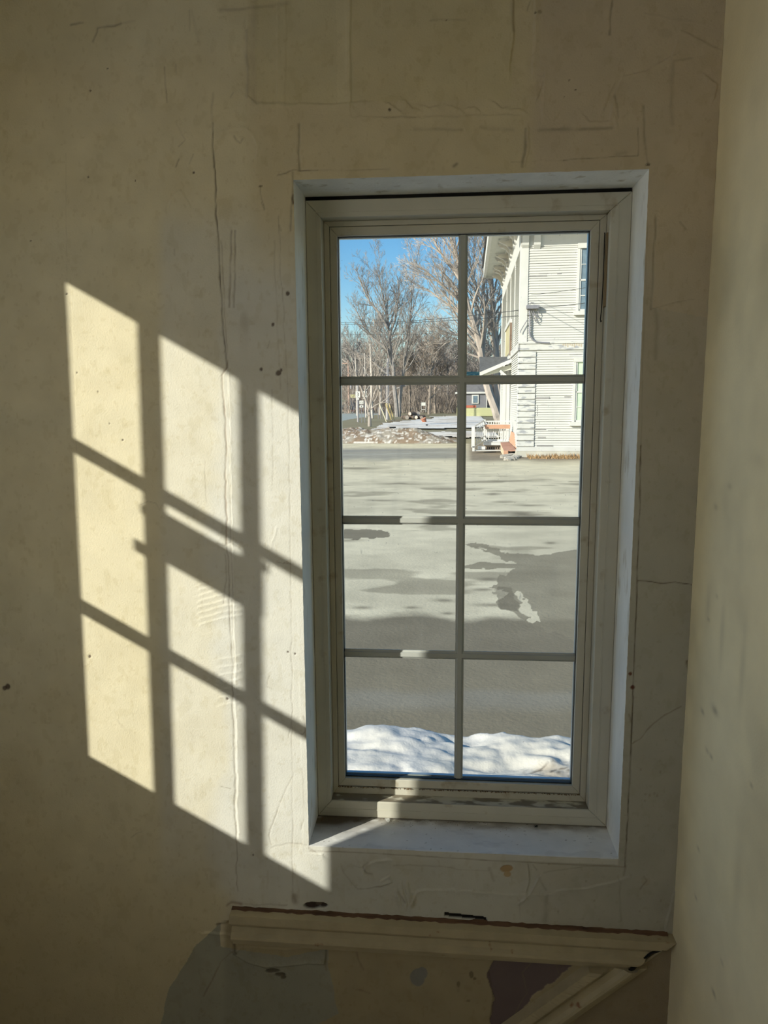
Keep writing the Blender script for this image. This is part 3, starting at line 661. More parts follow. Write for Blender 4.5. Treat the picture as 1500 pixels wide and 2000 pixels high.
lpart(MB().add([(-.001,-.001,.004),(.001,-.0035,.0045),(-.0055,-.0055,.0035),(-.0065,-.0035,.0035)], [(3,2,1,0)]).add([(-.001,-.001,.0043),(.001,-.0035,.0048),(-.0055,-.0055,.0038),(-.0065,-.0035,.0038)], [(0,1,2,3)]), 'wing', m_wing, fl)
for sx in (-1, 1):
    for a in (-.0015, .0005, .0025): lpart(MB().tube([(a, sx*.001, .0018), (a*1.6, sx*.0032, .003), (a*2.0, sx*.0042, .0)], .00022, 4), 'leg', m_fly, fl)
def flake(px, py, n, label, s_, z0=.0008, seed=1):
    p = on(px, py, 2, z0); r_ = random.Random(seed); k = 14
    xs = np.linspace(0, 1, k); v = []; f_ = []
    for i, u in enumerate(xs):
        wv = s_*.35*math.sin(math.pi*(.1+.85*u))*(1+.3*r_.uniform(-1,1))
        cx_, cz_ = s_*(u-.5), s_*.25*math.sin(3.0*u)+.0002
        v += [(cx_, -wv, cz_), (cx_, wv, cz_+.0004), (cx_, wv, cz_+.0009), (cx_, -wv, cz_+.0005)]
    for i in range(k-1):
        for j in range(4): f_.append((i*4+j, i*4+(j+1) % 4, i*4+4+(j+1) % 4, i*4+4+j))
    f_ += [(0,1,2,3), ((k-1)*4+3,(k-1)*4+2,(k-1)*4+1,(k-1)*4)]
    o = MB().add(v, f_).build('paint_flake', bpy.data.materials['jamb_paint']); o.location = (p[0], p[1], z0); o.rotation_euler = (0, 0, r_.uniform(0, 3))
    tag(o, label, 'paint flake')
flake(757, 1603, 1, 'curled white paint flake standing at the end of the sunlit strip on the sill', .016, seed=3)
flake(768, 1629, 1, 'small flat white paint flake lying in the shaded middle of the sill', .009, seed=8)

m_rail = mat('chair_rail_paint', (0.43,0.375,0.25), .6, .08, 22, .0006, 80, col2=(.24,.13,.07), thr=(.68,.74), pscale=26, spec=.35)
m_raw = mat('bare_wood', (.13,.075,.045), .8, .4, 60, .0008, 120, stretch=(.2,1,1))
RAILP = [(0,0),(0,-.023),(-.018,-.0245),(-.0215,-.019),(-.026,-.019),(-.030,-.0125),(-.040,-.0095),(-.052,-.0125),(-.058,-.0185),(-.064,-.0195),(-.070,-.0185),(-.075,-.011),(-.079,-.0085),(-.088,-.0075),(-.090,0)]
def rail(name, A, B, nrm, cutA, cutB, lab):
    """A->B along the top edge; profile drops along nrm; ends cut by directions cutA/cutB"""
    A = np.array(A); B = np.array(B); d = (B-A)/np.linalg.norm(B-A); nrm = np.array(nrm); n = len(RAILP); V = []
    for P0, cut in ((A, cutA), (B, cutB)):
        cut = np.array(cut, float); s1 = nrm @ nrm
        for h, y in RAILP:
            q = P0 + cut*(abs(h)/(cut @ nrm)); V.append((q[0], y*1.35+.0008, q[1]))
    k = 60; VV = []; F = []
    A_, B_ = np.array(V[:n]), np.array(V[n:]); rr_ = random.Random(4)
    for i in range(k+1):
        t = i/k; row = A_*(1-t)+B_*t
        for j, p in enumerate(row):
            jz = rr_.uniform(-.0006,.0006) if j in (1,2) else 0
            VV.append((p[0], p[1]+jz, p[2]+jz))
    for i in range(k):
        for j in range(n): F.append((i*n+j, i*n+(j+1) % n, (i+1)*n+(j+1) % n, (i+1)*n+j))
    F += [tuple(range(n)), tuple(reversed(range(k*n, k*n+n)))]
    e = empty(name, (A[0], 0, A[1])); tag(e, lab, kind='structure')
    rel(MB().add(VV, F).build('moulding', m_rail, e), e)
    return e
rA, rB = (-.186, -.166), (.826, -.178)
t1 = rail('trim_1', rA, rB, (-.012, -1.0), (0, -1), (-.72, -.62), 'cream moulded chair rail under the window')
raw = MB(); k = 90; rr_ = random.Random(9); V = []
for i in range(k+1):
    t = i/k; x = rA[0]+t*(rB[0]-rA[0]-.012); z = rA[1]+t*(rB[1]-rA[1]); e1 = rr_.uniform(-.0015,.0015); e2 = rr_.uniform(-.0012,.0018)
    V += [(x, .002, z-.001), (x, -.0105+e2*1.6, z-.0005), (x, -.0085+e2*1.6, z+.0022), (x, .002, z+.0048+e1)]
F = []
for i in range(k):
    for j in range(4): F.append((i*4+j, i*4+(j+1) % 4, i*4+4+(j+1) % 4, i*4+4+j))
F += [(0,1,2,3), (k*4+3,k*4+2,k*4+1,k*4)]
rel(raw.add(V, F).build('bare_wood_edge', m_raw, t1), t1)
# diagonal stair rail
d0, d1 = np.array((.640,-.262)), np.array((.408,-.470)); dd = (d1-d0)/np.linalg.norm(d1-d0)
up = np.array((.785,-.215)); nn = np.array((-dd[1], dd[0])); nn = -nn if nn[1] > 0 else nn
up0 = d0
t2 = rail('trim_2', d0, d1, tuple(nn), (1, 0.0), tuple(nn), 'cream moulded stair rail running down to the left')
crk = MB(); L0 = np.array((.822,-.188)); L1 = np.array((.742,-.262))
pts = [(.824,-.186),(.800,-.205),(.775,-.219),(.755,-.238),(.735,-.262),(.700,-.292),(.640,-.345),(.560,-.416),(.500,-.470)]
rel(MB().tube([(a, -.0150, b) for a, b in pts], [.0035+.0012*math.sin(i*2.1) for i in range(len(pts))], 6).build('open_joint', m_dark, t2), t2)
pts2 = [(.822,-.196),(.790,-.222),(.755,-.252),(.700,-.300),(.620,-.372),(.520,-.462)]
rel(MB().tube([(a+.004, -.0012, b-.006) for a, b in pts2], .0036, 6).build('side_strip', m_rail, t2), t2)

# ================================================================== OUTDOORS
m_ground = mat('ground_surface', (1,1,1), .9, .09, 2.2, .004, 30, attr='Col', spec=.02)
m_snow = mat('snow', (.80,.83,.88), .6, .03, 6, .004, 18, spec=.3)
def ground():
    dep = np.concatenate([np.linspace(1.35, .62, 14)[:-1], np.linspace(.62, .0052, 780)])   # tan of depression below the eye
    yy = (CAM[2]-GZ)/dep + CAM[1]
    yy = np.concatenate([yy[yy > T2+.02], [520, 700, 1000]])
    ta = np.concatenate([np.linspace(-2.5, -.16, 25)[:-1], np.linspace(-.16, .24, 420), np.linspace(.24, 2.5, 25)[1:]])
    Y = yy[:, None]*np.ones(len(ta))[None]; X = CAM[0] + ta[None]*(Y-CAM[1])
    n1, n2, n3 = Noise2(51), Noise2(52), Noise2(53)
    P = np.stack([X, Y, np.full_like(X, GZ)], -1); U, V = to_px(P)
    D = Y-CAM[1]
    su = (n1(X*1.3, Y*.5, 5)-.5)*2; sv = (n2(X*1.0, Y*.35, 5)-.5)*2
    fu = (n3(X*7, Y*2.2, 4)-.5)*2; fv = (n3(X*5+9, Y*6, 4)-.5)*2
    Uw = U+su*26+fu*(14+14*sstep(900,1200,V)); Vw = V+sv*9+fv*5
    col = np.zeros(X.shape+(3,)); base = np.array((.74,.665,.47)); wet = np.array((.185,.16,.112)); mid = np.array((.265,.232,.16))
    col[:] = base
    def sh(m, c, k=1.0): col[:] = col*(1-(m*k)[..., None])+np.array(c)*(m*k)[..., None]
    st = n3(X*.5, Y*.9, 5); sh(sstep(.5, .72, st)*(V < 1220), mid, .25)
    sh(sstep(.60,.70, n2(X*.7+9, Y*1.3, 5))*(V > 930)*(V < 1180), mid, .6)
    sh(sstep(1195, 1212, Vw+4*np.sin(U/30)), wet, .92)
    sh(sstep(1270, 1300, Vw)*1.0, mid, .55); sh(sstep(1340, 1362, Vw)*sstep(1400,1370,Vw), (.30,.285,.235), .5)
    sh(poly_in(Uw, Vw, [(905,1056),(950,1062),(1000,1078),(1060,1085),(1130,1074),(1260,1074),(1260,1300),(1080,1230),(1020,1200),(1000,1190),(955,1172),(992,1152),(950,1143),(1000,1108),(900,1106),(955,1095),(1000,1098),(962,1078)])*1.0, mid, .85)
    sh(poly_in(Uw, Vw, [(965,1140),(1010,1145),(1020,1190),(985,1185),(960,1165)])*1.0, wet, .6)
    sh(poly_in(Uw, Vw, [(1018,1148),(1034,1152),(1032,1175),(1050,1190),(1055,1212),(1035,1205),(1022,1185)])*1.0, base, .85)
    sh(poly_in(Uw, Vw, [(640,1036),(740,1034),(772,1040),(755,1050),(690,1054),(640,1050)])*1.0, wet, .85)
    for (a, b, w_, h_) in [(960,965,16,2.5),(1010,1003,40,5),(1060,1010,55,5),(865,1172,24,4),(700,1187,22,3.5),(800,1187,16,3),(940,1150,20,3),(870,1198,14,3),(1080,1060,10,2.5),(955,1130,20,3),(1010,940,60,1.5),(780,945,50,1.2),(700,915,40,2),(960,1180,40,4),(1120,945,40,1.5),(740,977,30,1.5),(1030,985,30,2)]:
        sh(np.exp(-((U-a+su*20)/w_)**2-((V-b+sv*3)/h_)**2), wet, .75)
    # street: darker lane with a pale line, then verge
    sh(sstep(903, 893, V+sv*3)*sstep(872,880,V)*sstep(925,890,U), (.22,.225,.215), .7)
    sh(np.exp(-((V-(889-(U-670)*.028))/1.1)**2)*(U < 900), (.42,.41,.35), .8)
    sh(np.exp(-((V-(881-(U-670)*.02))/2.2)**2)*(U < 900), (.24,.24,.23), .5)
    sh(sstep(905,896,V+sv*3)*sstep(905,925,U)*(U<1200), (.27,.225,.165), .95)
    far = sstep(867.5, 865.5, V+sv*.5)
    gr = np.array((.30,.24,.15)); gg = np.array((.33,.31,.20))
    t = n3(X*.4, Y*.25, 5)[..., None]; vg = gr*(1-t)+gg*t; col[:] = col*(1-far[..., None])+vg*far[..., None]
    sh(poly_in(U+su*2, V+sv*.6, [(560,822),(668,822),(706,815),(760,806),(760,799),(560,799)])*1.0, (.42,.46,.42), .9)
    sh(poly_in(U+su*4, V+sv*.6, [(740,829),(760,822),(900,815),(900,822),(800,829)])*1.0, (.24,.16,.08), .6)
    sh(sstep(-2.2, -2.8, X+.3*su)*(Y < 12), (.82,.83,.86))  # added pale ground left of the room, bounces light to the side window
    o = grid_mesh('ground', X, Y, GZ + .03*(n1(X*.15, Y*.15, 3)-.5)*sstep(6, 14, Y), m_ground, None, np.clip(col, .01, .9))
    tag(o, 'patchy asphalt lot and brown verge', kind='structure')
    # thin old snow lying on the verge
    msk = np.zeros(X.shape, bool)
    for poly in ([(700,851),(722,842),(736,836),(745,829),(800,822),(850,818.5),(1000,816),(1000,836),(895,838.5),(850,839.5),(790,839.5),(760,843)], [(690,856),(735,845),(790,845),(900,845),(1000,846),(1000,858),(895,858),(840,853),(800,850),(740,853)], [(830,815),(900,812),(1000,812),(1000,817),(860,820)], [(846,803),(900,799),(1000,796),(1000,799),(880,806)], [(905,826),(1000,824),(1000,833),(905,836)]):
        msk |= poly_in(U+su*7, V+sv*1.2, poly)
    hole = n3(X*.8+3, Y*.5, 4) > .84; msk &= ~hole; msk &= (X < 2.2+.03*Y)
    k = msk[:-1,:-1] & msk[1:,1:] & msk[:-1,1:] & msk[1:,:-1]
    sc_ = np.ones(X.shape+(3,))*np.array((.95,.88,.76)); q = sstep(.45,.75,n2(X*.6, Y*.6, 4))[..., None]; sc_ = sc_*(1-.35*q*np.array((.8,.95,1.1)))
    o = grid_mesh('snow_patches', X, Y, GZ+.07+.05*(n2(X*.5, Y*.5, 4)), m_snow_v, k, sc_)
    tag(o, 'thin old snow lying in patches on the verge beyond the street', 'snow', kind='stuff')
m_snow_v = mat('old_snow', (1,1,1), .7, .04, 6, .01, 10, attr='Col', spec=.2)
ground()

def near_snow():
    xs = np.linspace(-3.2, 4.6, 420); ys = np.linspace(.30, 3.7, 260); X, Y = np.meshgrid(xs, ys); n1, n2, n3 = Noise2(61), Noise2(62), Noise2(63)
    edge = 2.86 + .22*(n1(X*2.2, X*0, 4)-.5) + .03*np.sin(X*3)
    b = sstep(edge+.06, edge-.10, Y + .05*(n3(X*9, Y*9, 3)-.5))
    h = b*(.165 + .11*(n2(X*1.5, Y*1.7, 2)-.35) + .10*np.abs(n1(X*3.1+3, Y*4.2, 3)-.5) + .022*(n3(X*14, Y*14, 3)-.5))
    # wind-scooped hollows
    h -= b*.038*sstep(.45, .75, n1(X*2.4, Y*5.0+2, 3))
    col = np.ones(X.shape+(3,))*np.array((.65,.635,.59))
    P = np.stack([X, Y, GZ+h], -1); U, V = to_px(P)
    r = np.hypot((U-1085)/62, (V-1512)/34) + .9*(n3(X*8, Y*8, 4)-.5)
    k = sstep(1.15, .2, r)*.65; col = col*(1-k[..., None])+np.array((.42,.34,.23))*k[..., None]
    sp = sstep(.66, .74, n2(X*42, Y*42, 2))*sstep(1.5, .4, r); col = col*(1-.8*sp[..., None])+np.array((.08,.06,.04))*.8*sp[..., None]
    y2 = sstep(.5,.8,n2(X*1.2+7,Y*1.2,3)); col = col*(1-.10*y2[..., None]*np.array((0,.25,1.0)))
    m = mat('bank_snow', (1,1,1), .65, .02, 10, .003, 40, attr='Col', spec=.25)
    keep = ((b[:-1,:-1]+b[1:,1:]) > .02)
    o = grid_mesh('snow_bank', X, Y, GZ-.01+h, m, keep, col)
    tag(o, 'bright lumpy snow bank right outside the window', 'snow', kind='stuff')
near_snow()

# --- dirty plowed bank along the street
def plow_bank():
    n1, n2, n3 = Noise2(71), Noise2(72), Noise2(73)
    a = np.linspace(0, 1, 420); c_ = np.linspace(-1, 1, 46); A, Cc = np.meshgrid(a, c_)
    L = GP(560, 866); R = GP(905, 866)
    X = L[0]+(R[0]-L[0])*A; Y = L[1]+(R[1]-L[1])*A + 2.0 + Cc*2.1
    hh = (.36+.34*n1(X*.35, Y*0, 3))*sstep(1.0, .72, A)+.10*sstep(1,.9,A)
    Z = GZ-.05 + hh*np.clip(1-Cc**2, 0, 1)**.8*(.7+.6*n2(X*.9, Y*.9, 4)) + .22*(n3(X*2.6, Y*2.6, 3)-.42)*(1-Cc**2)
    t = n2(X*2.4, Y*2.4, 5); t2_ = n3(X*7+2, Y*9, 4)
    br = np.array((.27,.20,.135)); wh = np.array((.66,.62,.55)); gy = np.array((.36,.33,.27))
    k = sstep(.50, .62, t)*.8; col = br*(1-k[..., None])+gy*k[..., None]; k = sstep(.56, .66, t2_); col = col*(1-k[..., None])+wh*k[..., None]
    k = sstep(.3,.0,A)*.8; col = col*(1-k[..., None])+np.array((.27,.25,.20))*k[..., None]
    m = mat('dirty_snow', (1,1,1), .9, .1, 4, .03, 6, attr='Col')
    o = grid_mesh('plowed_snow_bank', X, Y, Z, m, None, col, smooth=False)
    tag(o, 'dirty brown plowed snow bank along the far side of the street', 'snow', kind='stuff')
plow_bank()

# --- the white building
B0 = GP(1011, 893); TH = math.radians(1.8)
E1 = np.array((math.cos(TH), -math.sin(TH), 0)); E2 = np.array((math.sin(TH), math.cos(TH), 0))
def LF(px, py, yl=0.0):                                          # local coords on the plane y_l = yl
    d = rayv(px, py); t = ((B0-CAM) @ E2 + yl)/(d @ E2); p = CAM+t*d-B0; return p @ E1, p[2]
def LS(px, py, xl=0.0):                                          # on the side plane x_l = xl
    d = rayv(px, py); t = ((B0-CAM) @ E1 + xl)/(d @ E1); p = CAM+t*d-B0; return p @ E2, p[2]
bld = empty('white_building', tuple(B0), -TH)
tag(bld, 'two-storey white clapboard building with peeling paint beyond the lot', 'building')
m_w = mat('white_clapboard', (.575,.575,.535), .75, .05, 1.2, col2=(.50,.49,.45), thr=(.66,.74), pscale=1.6, stretch=(1,1,4))
m_wt = mat('white_trim_paint', (.60,.60,.56), .7, .05, 2)
m_peel = mat('peeling_quoin_paint', (.60,.60,.56), .8, .06, 4, col2=(.36,.37,.38), thr=(.53,.61), pscale=3.0, stretch=(1,1,3))
m_stone = mat('foundation_stone', (.52,.50,.42), .9, .15, 2)
m_grayb = mat('weathered_board', (.27,.26,.25), .85, .2, 6)
m_pane = mat('far_window_glass', (.16,.22,.26), .15, .2, 4, spec=.6)
m_panel = mat('green_curtain', (.55,.66,.50), .6, .1, 3)
BWID, BDEP = 12.5, 15.2
zf = LF(1100, 880)[1]; zb1 = LF(1100, 683)[1]; zb2 = LF(1100, 668)[1]; zfr = LF(1100, 480)[1]; zcor = zfr+.79
def siding(x0_, x1_, z0_, z1_, face):
    mb = MB(); h = .0885; n = int((z1_-z0_)/h)+1; V = []; F = []
    for i in range(n):
        za_, zb_ = z0_+i*h, min(z0_+(i+1)*h, z1_); o_ = .034
        for a_ in (x0_, x1_):
            V += ([(a_, -o_, za_), (a_, -.003, zb_)] if face == 'f' else [(-o_, a_, za_), (-.003, a_, zb_)])
        k = i*4; F.append((k, k+2, k+3, k+1))
        if i: F.append((k-3, k-1, k+2, k))
    return mb.add(V, F)
lp = lambda mb, name, m, **k: mb.build(name, m, bld, **k)
lp(MB().box((.0, .0, zf), (BWID, BDEP, 10.2)), 'body', m_w)
lp(MB().box((-.05, -.05, -.3), (BWID+.05, BDEP+.05, zf)), 'foundation', m_stone)
lp(siding(.62, BWID, zf+.12, zb1, 'f'), 'siding', m_w, fix=False); lp(siding(.26, BWID, zb2, zfr, 'f'), 'siding', m_w, fix=False)
lp(siding(.05, BDEP, zf+.1, zb1, 's'), 'siding', m_w, fix=False); lp(siding(.3, BDEP, zb2, zfr, 's'), 'siding', m_w, fix=False)
lp(MB().box((-.06, -.07, zb1), (BWID, .0, zb2)).box((-.06, -.11, zb2-.05), (BWID, .0, zb2+.02)).box((-.07, -.07, zb1), (0, BDEP, zb2)), 'belt_course', m_peel)
lp(MB().box((-.05, -.06, zf-.02), (BWID, .0, zf+.14)), 'water_table', m_wt)
lp(MB().box((-.04, -.05, zb2), (.25, .0, zfr)).box((-.05, -.0, zb2), (.0, .28, zfr)), 'corner_pilaster', m_wt)
lp(MB().box((-.06, BDEP-.3, zf), (.0, BDEP+.02, zfr)), 'corner_pilaster', m_wt)
for yv in (3.2, 6.4, 9.8): lp(MB().box((-.045, yv, zb2), (.0, yv+.20, zfr)), 'side_pilaster', m_wt)
lp(MB().box((-.03, -.035, zfr), (BWID, .0, 10.2)).box((-.035, -.035, zfr), (.0, BDEP, 10.2)), 'frieze', m_wt)
qz = zf+.16
while qz < zb1-.2:
    lp(MB().box((-.05, -.06, qz), (.60, .0, qz+.195)).box((-.055, -.05, qz), (.0, .35, qz+.195)), 'quoin', m_peel, bevel=.012); qz += .222
zso = 7.98+1.18
lp(MB().box((-.95, -1.15, zso), (.0, BDEP+.6, zso+.08)), 'soffit', mat('soffit_paint', (.55,.56,.50), .8, .06, 3))
lp(MB().box((-1.10, -1.15, zso-.10), (-.95, BDEP+.75, zso+.55)).box((-1.1, BDEP+.6, zso-.10), (0, BDEP+.75, zso+.55)).box((-.22, -.3, zso-.05), (-.12, BDEP+.6, zso+.01)), 'fascia', m_wt)
lp(MB().box((-1.15, -1.2, zcor), (BWID, .0, zcor+.5)), 'cornice', m_wt)
lp(MB().add([(-1.2,-1.3,zso+.5),(BWID+1,-1.3,zso+.5),(BWID+1,BDEP+.9,zso+.5),(-1.2,BDEP+.9,zso+.5),(2.5,4,zso+2.6),(BWID-2.5,4,zso+2.6),(BWID-2.5,BDEP-4,zso+2.6),(2.5,BDEP-4,zso+2.6)], [(0,1,5,4),(1,2,6,5),(2,3,7,6),(3,0,4,7),(4,5,6,7),(0,3,2,1)]), 'roof', mat('dark_roof', (.10,.10,.11), .8, .2, 3))
def bracket(yv, w_=.26):
    p = [(0,0),(-.62,0),(-.62,-.12),(-.50,-.20),(-.30,-.28),(-.16,-.45),(-.12,-.72),(-.02,-.85),(0,-.85)]
    n = len(p); V = [(a, yv, zso+b) for a, b in p]+[(a, yv+w_, zso+b) for a, b in p]
    lp(MB().add(V, [tuple(range(n)), tuple(reversed(range(n, 2*n)))]+[(i, n+i, n+(i+1) % n, (i+1) % n) for i in range(n)]), 'bracket', m_peel)
for yv in (.1, .9, 2.6, 3.5, 5.6, 6.5, 8.9, 9.9, 12.3, 13.2, 14.9): bracket(yv)
def fbracket(xv):
    p = [(0,0),(-.8,0),(-.8,-.14),(-.5,-.22),(-.22,-.40),(-.14,-.75),(0,-.9)]
    n = len(p); V = [(xv, a, zcor+b) for a, b in p]+[(xv+.24, a, zcor+b) for a, b in p]
    lp(MB().add(V, [tuple(range(n)), tuple(reversed(range(n, 2*n)))]+[(i, n+i, n+(i+1) % n, (i+1) % n) for i in range(n)]), 'bracket', m_wt)
for xv in (0.0, .42, 6.2, 11.5): fbracket(xv)
def bwin(px0, pxin, py0, py1, rows, pane, wid, curtain=False):
    x0_, z1_ = LF(px0, py0); xi, _ = LF(pxin, py0); _, z0_ = LF(px0, py1); t_ = xi-x0_; x1_ = x0_+wid
    f_ = MB().box((x0_, -.10, z0_), (xi, -.01, z1_+.14)).box((x1_-t_, -.10, z0_), (x1_, -.01, z1_+.14)).box((x0_, -.12, z1_), (x1_, -.01, z1_+.18)).box((x0_-.08, -.16, z0_-.14), (x1_+.08, -.01, z0_))
    w_ = lp(f_, 'window', m_wt)
    sash = MB(); zm = (z0_+z1_)/2
    sash.box((xi, -.07, z0_), (xi+.06, -.02, z1_)).box((x1_-t_-.06, -.07, z0_), (x1_-t_, -.02, z1_)).box((xi, -.07, z0_), (x1_-t_, -.02, z0_+.07)).box((xi, -.07, zm-.03), (x1_-t_, -.02, zm+.03))
    for r in range(1, rows):
        zz = z0_+(z1_-z0_)*r/rows; sash.box((xi, -.06, zz-.012), (x1_-t_, -.025, zz+.012))
    xm = (xi+x1_-t_)/2; sash.box((xm-.012, -.06, z0_), (xm+.012, -.025, z1_))
    o = sash.build('sash', m_wt, w_); o = MB().box((xi, -.035, z0_), (x1_-t_, -.024, z1_)).build('pane', pane, w_)
bwin(1128, 1133, 486, 608, 4, m_pane, 1.25); bwin(1120, 1125, 707, 824, 4, m_panel, 1.25)
# boarded window on the side wall
ya_, _ = LS(999.5, 660); yb_, _ = LS(990.5, 660); _, zt_ = LS(999.5, 637); _, z0_ = LS(999.5, 690)
wb = lp(MB().box((-.10, ya_-.35, z0_-.1), (-.01, ya_, zt_+.12)).box((-.10, yb_, z0_-.1), (-.01, yb_+.35, zt_+.12)).box((-.12, ya_-.36, zt_+.10), (-.01, yb_+.36, zt_+.26)).box((-.12, ya_-.36, z0_-.24), (-.01, yb_+.36, z0_-.08)), 'window', m_wt)
MB().box((-.07, ya_, z0_-.1), (-.012, yb_, zt_+.1)).build('board', mat('tan_board', (.50,.45,.27), .8, .1, 2), wb)
MB().box((-.11, ya_-.4, z0_-.1), (-.015, ya_-.34, zt_+.1)).build('shutter_edge', mat('brown_edge', (.20,.14,.10), .8, .1, 2), wb)
def damage(px0, py0, px1, py1, m=m_grayb, yl=-.026):
    a_, b_ = LF(px0, py1), LF(px1, py0); lp(MB().box((a_[0], yl-.004, a_[1]), (b_[0], -.001, b_[1])), 'bare_board', m)
for q in [(1033,537,1068,540.5),(1052,533,1070,534.5),(1040,688,1041,700),(1112,691,1135,693),(1072,775,1074,779),(1046,775,1074,779),(1102,774,1115,777),(1045,838,1066,839.5),(1070,840,1094,841.5),(1050,853,1066,856),(1048,870,1080,872),(1088,533,1096,535.5),(1049,792,1050,812)]: damage(*q)
m_ow = mat('ochre_scar', (.48,.42,.32), .8, .1, 5)
for k in range(9):
    a_, b_ = LF(1098+k*4.4, 675+(k % 3)*1.5), LF(1101+k*4.4, 672-(k*7 % 4)); lp(MB().box((a_[0], -.075, a_[1]), (b_[0], -.069, b_[1])), 'paint_scar', m_ow)
# service entrance: head bracket, conduit, loose wires
se = empty('electric_service_mast', tuple(B0), -TH); tag(se, 'grey service bracket and curved conduit fixed to the white building corner', 'electric conduit')
m_gr = mat('galvanised_grey', (.26,.26,.28), .5, .1, 8, metal=.3)
a_, b_ = LF(1028, 603.5, -.15), LF(1053.5, 596, -.15)
MB().box((a_[0], -.26, a_[1]), (b_[0], -.07, b_[1])).build('bracket', m_gr, se)
pts = [LF(x, y, -.11) for x, y in [(1034,604),(1035,630),(1034,648),(1036,657),(1041,664),(1048,668),(1060,669.5),(1073,670)]]
MB().tube([(p[0], -.11, p[1]) for p in pts], .032, 8).build('conduit', m_gr, se)
for q in ([(1040,603),(1044,612),(1052,620),(1050,626),(1044,624)], [(1048,603),(1053,612),(1050,620),(1040,612)], [(1036,603),(1042,618),(1046,628),(1050,630)], [(1034,596),(1037,591),(1043,592)], [(1030,625),(1024,634),(1017,646),(1016,650)]):
    pts = [LF(x, y, -.14) for x, y in q]; MB().tube([(p[0], -.14, p[1]) for p in pts], .016, 5).build('loose_wire', m_gr, se)
# dry grass strip and rubble at the wall foot
m_grass = mat('dry_grass', (.42,.27,.13), .9, .35, 3)
mb = MB(); rr_ = random.Random(12)
for i in range(2600):
    x = rr_.uniform(.35, 9.5); y = -rr_.random()**1.5*.95-.08; h_ = rr_.uniform(.05, .19)*(1.1-.5*abs(y)); dx = rr_.uniform(-.07,.07); dy = rr_.uniform(-.07,.07)
    p = B0+E1*x+E2*y; a = rr_.uniform(0, 3.14); cx, sy_ = math.cos(a)*.018, math.sin(a)*.018
    mb.add([(p[0]-cx, p[1]-sy_, GZ), (p[0]+cx, p[1]+sy_, GZ), (p[0]+dx, p[1]+dy, GZ+h_)], [(0,1,2)])
tag(mb.build('dry_grass', m_grass, fix=False), 'orange-brown dead grass along the foot of the white building', 'grass', kind='stuff')
mb = MB()
for i in range(46):
    p = GP(rr_.uniform(985, 1012), rr_.uniform(889, 900)); mb.ball((p[0], p[1], GZ+.03), rr_.uniform(.04,.15), 6, .7, rr_, (1.4,1,.6))
tag(mb.build('rubble', mat('rubble_grey', (.42,.39,.33), .9, .3, 5)), 'small heap of grey rubble at the corner of the white building', 'rubble', kind='stuff')
# hood over the side door
YH = 32.0
hd = empty('porch_hood', tuple(PY(1000, 727, YH))); tag(hd, 'small dark-shingled hood with white rake over the side steps', 'porch hood')
def wpart(mb, name, m, e, **k): return rel(mb.build(name, m, e, **k), e)
xw = (B0+E2*5.0)[0]
A = PY(937, 727, YH); Bp = PY(1001, 700, YH); A2 = A+np.array((0,0,-.16)); B2 = Bp+np.array((0,0,-.16)); dY = np.array((0,.12,0))
wpart(MB().hexa([A, Bp, B2, A2], [A+dY, Bp+dY, B2+dY, A2+dY]), 'rake_board', m_wt, hd)
top0 = PY(936, 697, YH+1.9); top1 = PY(1000, 697, YH+1.9)
th = np.array((0,.05,-.08)); m_shing = mat('dark_shingles', (.12,.125,.13), .85, .25, 7, stretch=(1,1,4))
wpart(MB().hexa([A, Bp, top1, top0], [A+th, Bp+th, top1+th, top0+th]), 'shingle_roof', m_shing, hd)
bk = [PY(938, 729, YH+.2), PY(998, 712, YH+.2), PY(998, 722, YH+.2), PY(938, 736, YH+.2)]
wpart(MB().hexa(bk, [p+np.array((0,.1,0)) for p in bk]), 'hood_side', mat('hood_side_paint', (.62,.62,.52), .8, .05, 3), hd)
for q in ([(978,722),(996,738),(999,745),(994,745),(975,726)],):
    a_ = [PY(x, y, YH+.1) for x, y in [(978,722),(1000,742),(1000,748),(975,726)]]
    wpart(MB().hexa(a_, [p+np.array((0,.12,0)) for p in a_]), 'knee_brace', m_wt, hd)
a_ = [PY(x, y, YH+.25) for x, y in [(986,712),(994,712),(994,726),(988,726)]]; wpart(MB().hexa(a_, [p+np.array((0,.1,0)) for p in a_]), 'vent_panel', m_grayb, hd)
for px_ in (984, 991):
    a_ = PY(px_-2.2, 748, YH+.6); b_ = PY(px_+2.2, 862, YH+.6)
    wpart(MB().box((a_[0], YH+.5, b_[2]), (b_[0], YH+.65, PY(px_, 722, YH+.6)[2])), 'post', m_wt, hd)
# side steps with railing
YP = 30.0
st = empty('entrance_steps', tuple(GP(960, 882))); tag(st, 'white wooden entry steps with slatted railing beside the white building', 'steps')
m_pr = mat('rail_white', (.66,.66,.63), .7, .05, 4)
def wbx(px0, py0, px1, py1, y0_, dy, mb=None):
    a_, b_ = PY(px0, py1, y0_), PY(px1, py0, y0_); return (mb or MB()).box((a_[0], y0_, a_[2]), (b_[0], y0_+dy, b_[2]))
for q in [(944.5,819.5,948.5,862),(947.5,836,951.5,863),(989.5,841,994.0,863),(985,838,987.5,861),(980.3,838,982.5,861)]: wpart(wbx(*q, YP, .09), 'rail_post', m_pr, st)
wpart(wbx(920.8,833,927.6,874,29.2,.14), 'newel_post', m_pr, st); wpart(wbx(922.5,872,927,881.5,29.2,.14), 'newel_post', m_pr, st)
for y0_, y1_ in ((821.5,823.8),(828.2,830),(858,861.5),(851.5,853)): wpart(wbx(947, y0_, 996 if y0_ < 840 else 990, y1_, YP+.02, .05), 'rail', m_pr, st)
for k in range(7):
    x = 953.5+k*4.7; wpart(wbx(x, 822, x+2.1, 860, YP+.03, .03), 'baluster', m_pr, st)
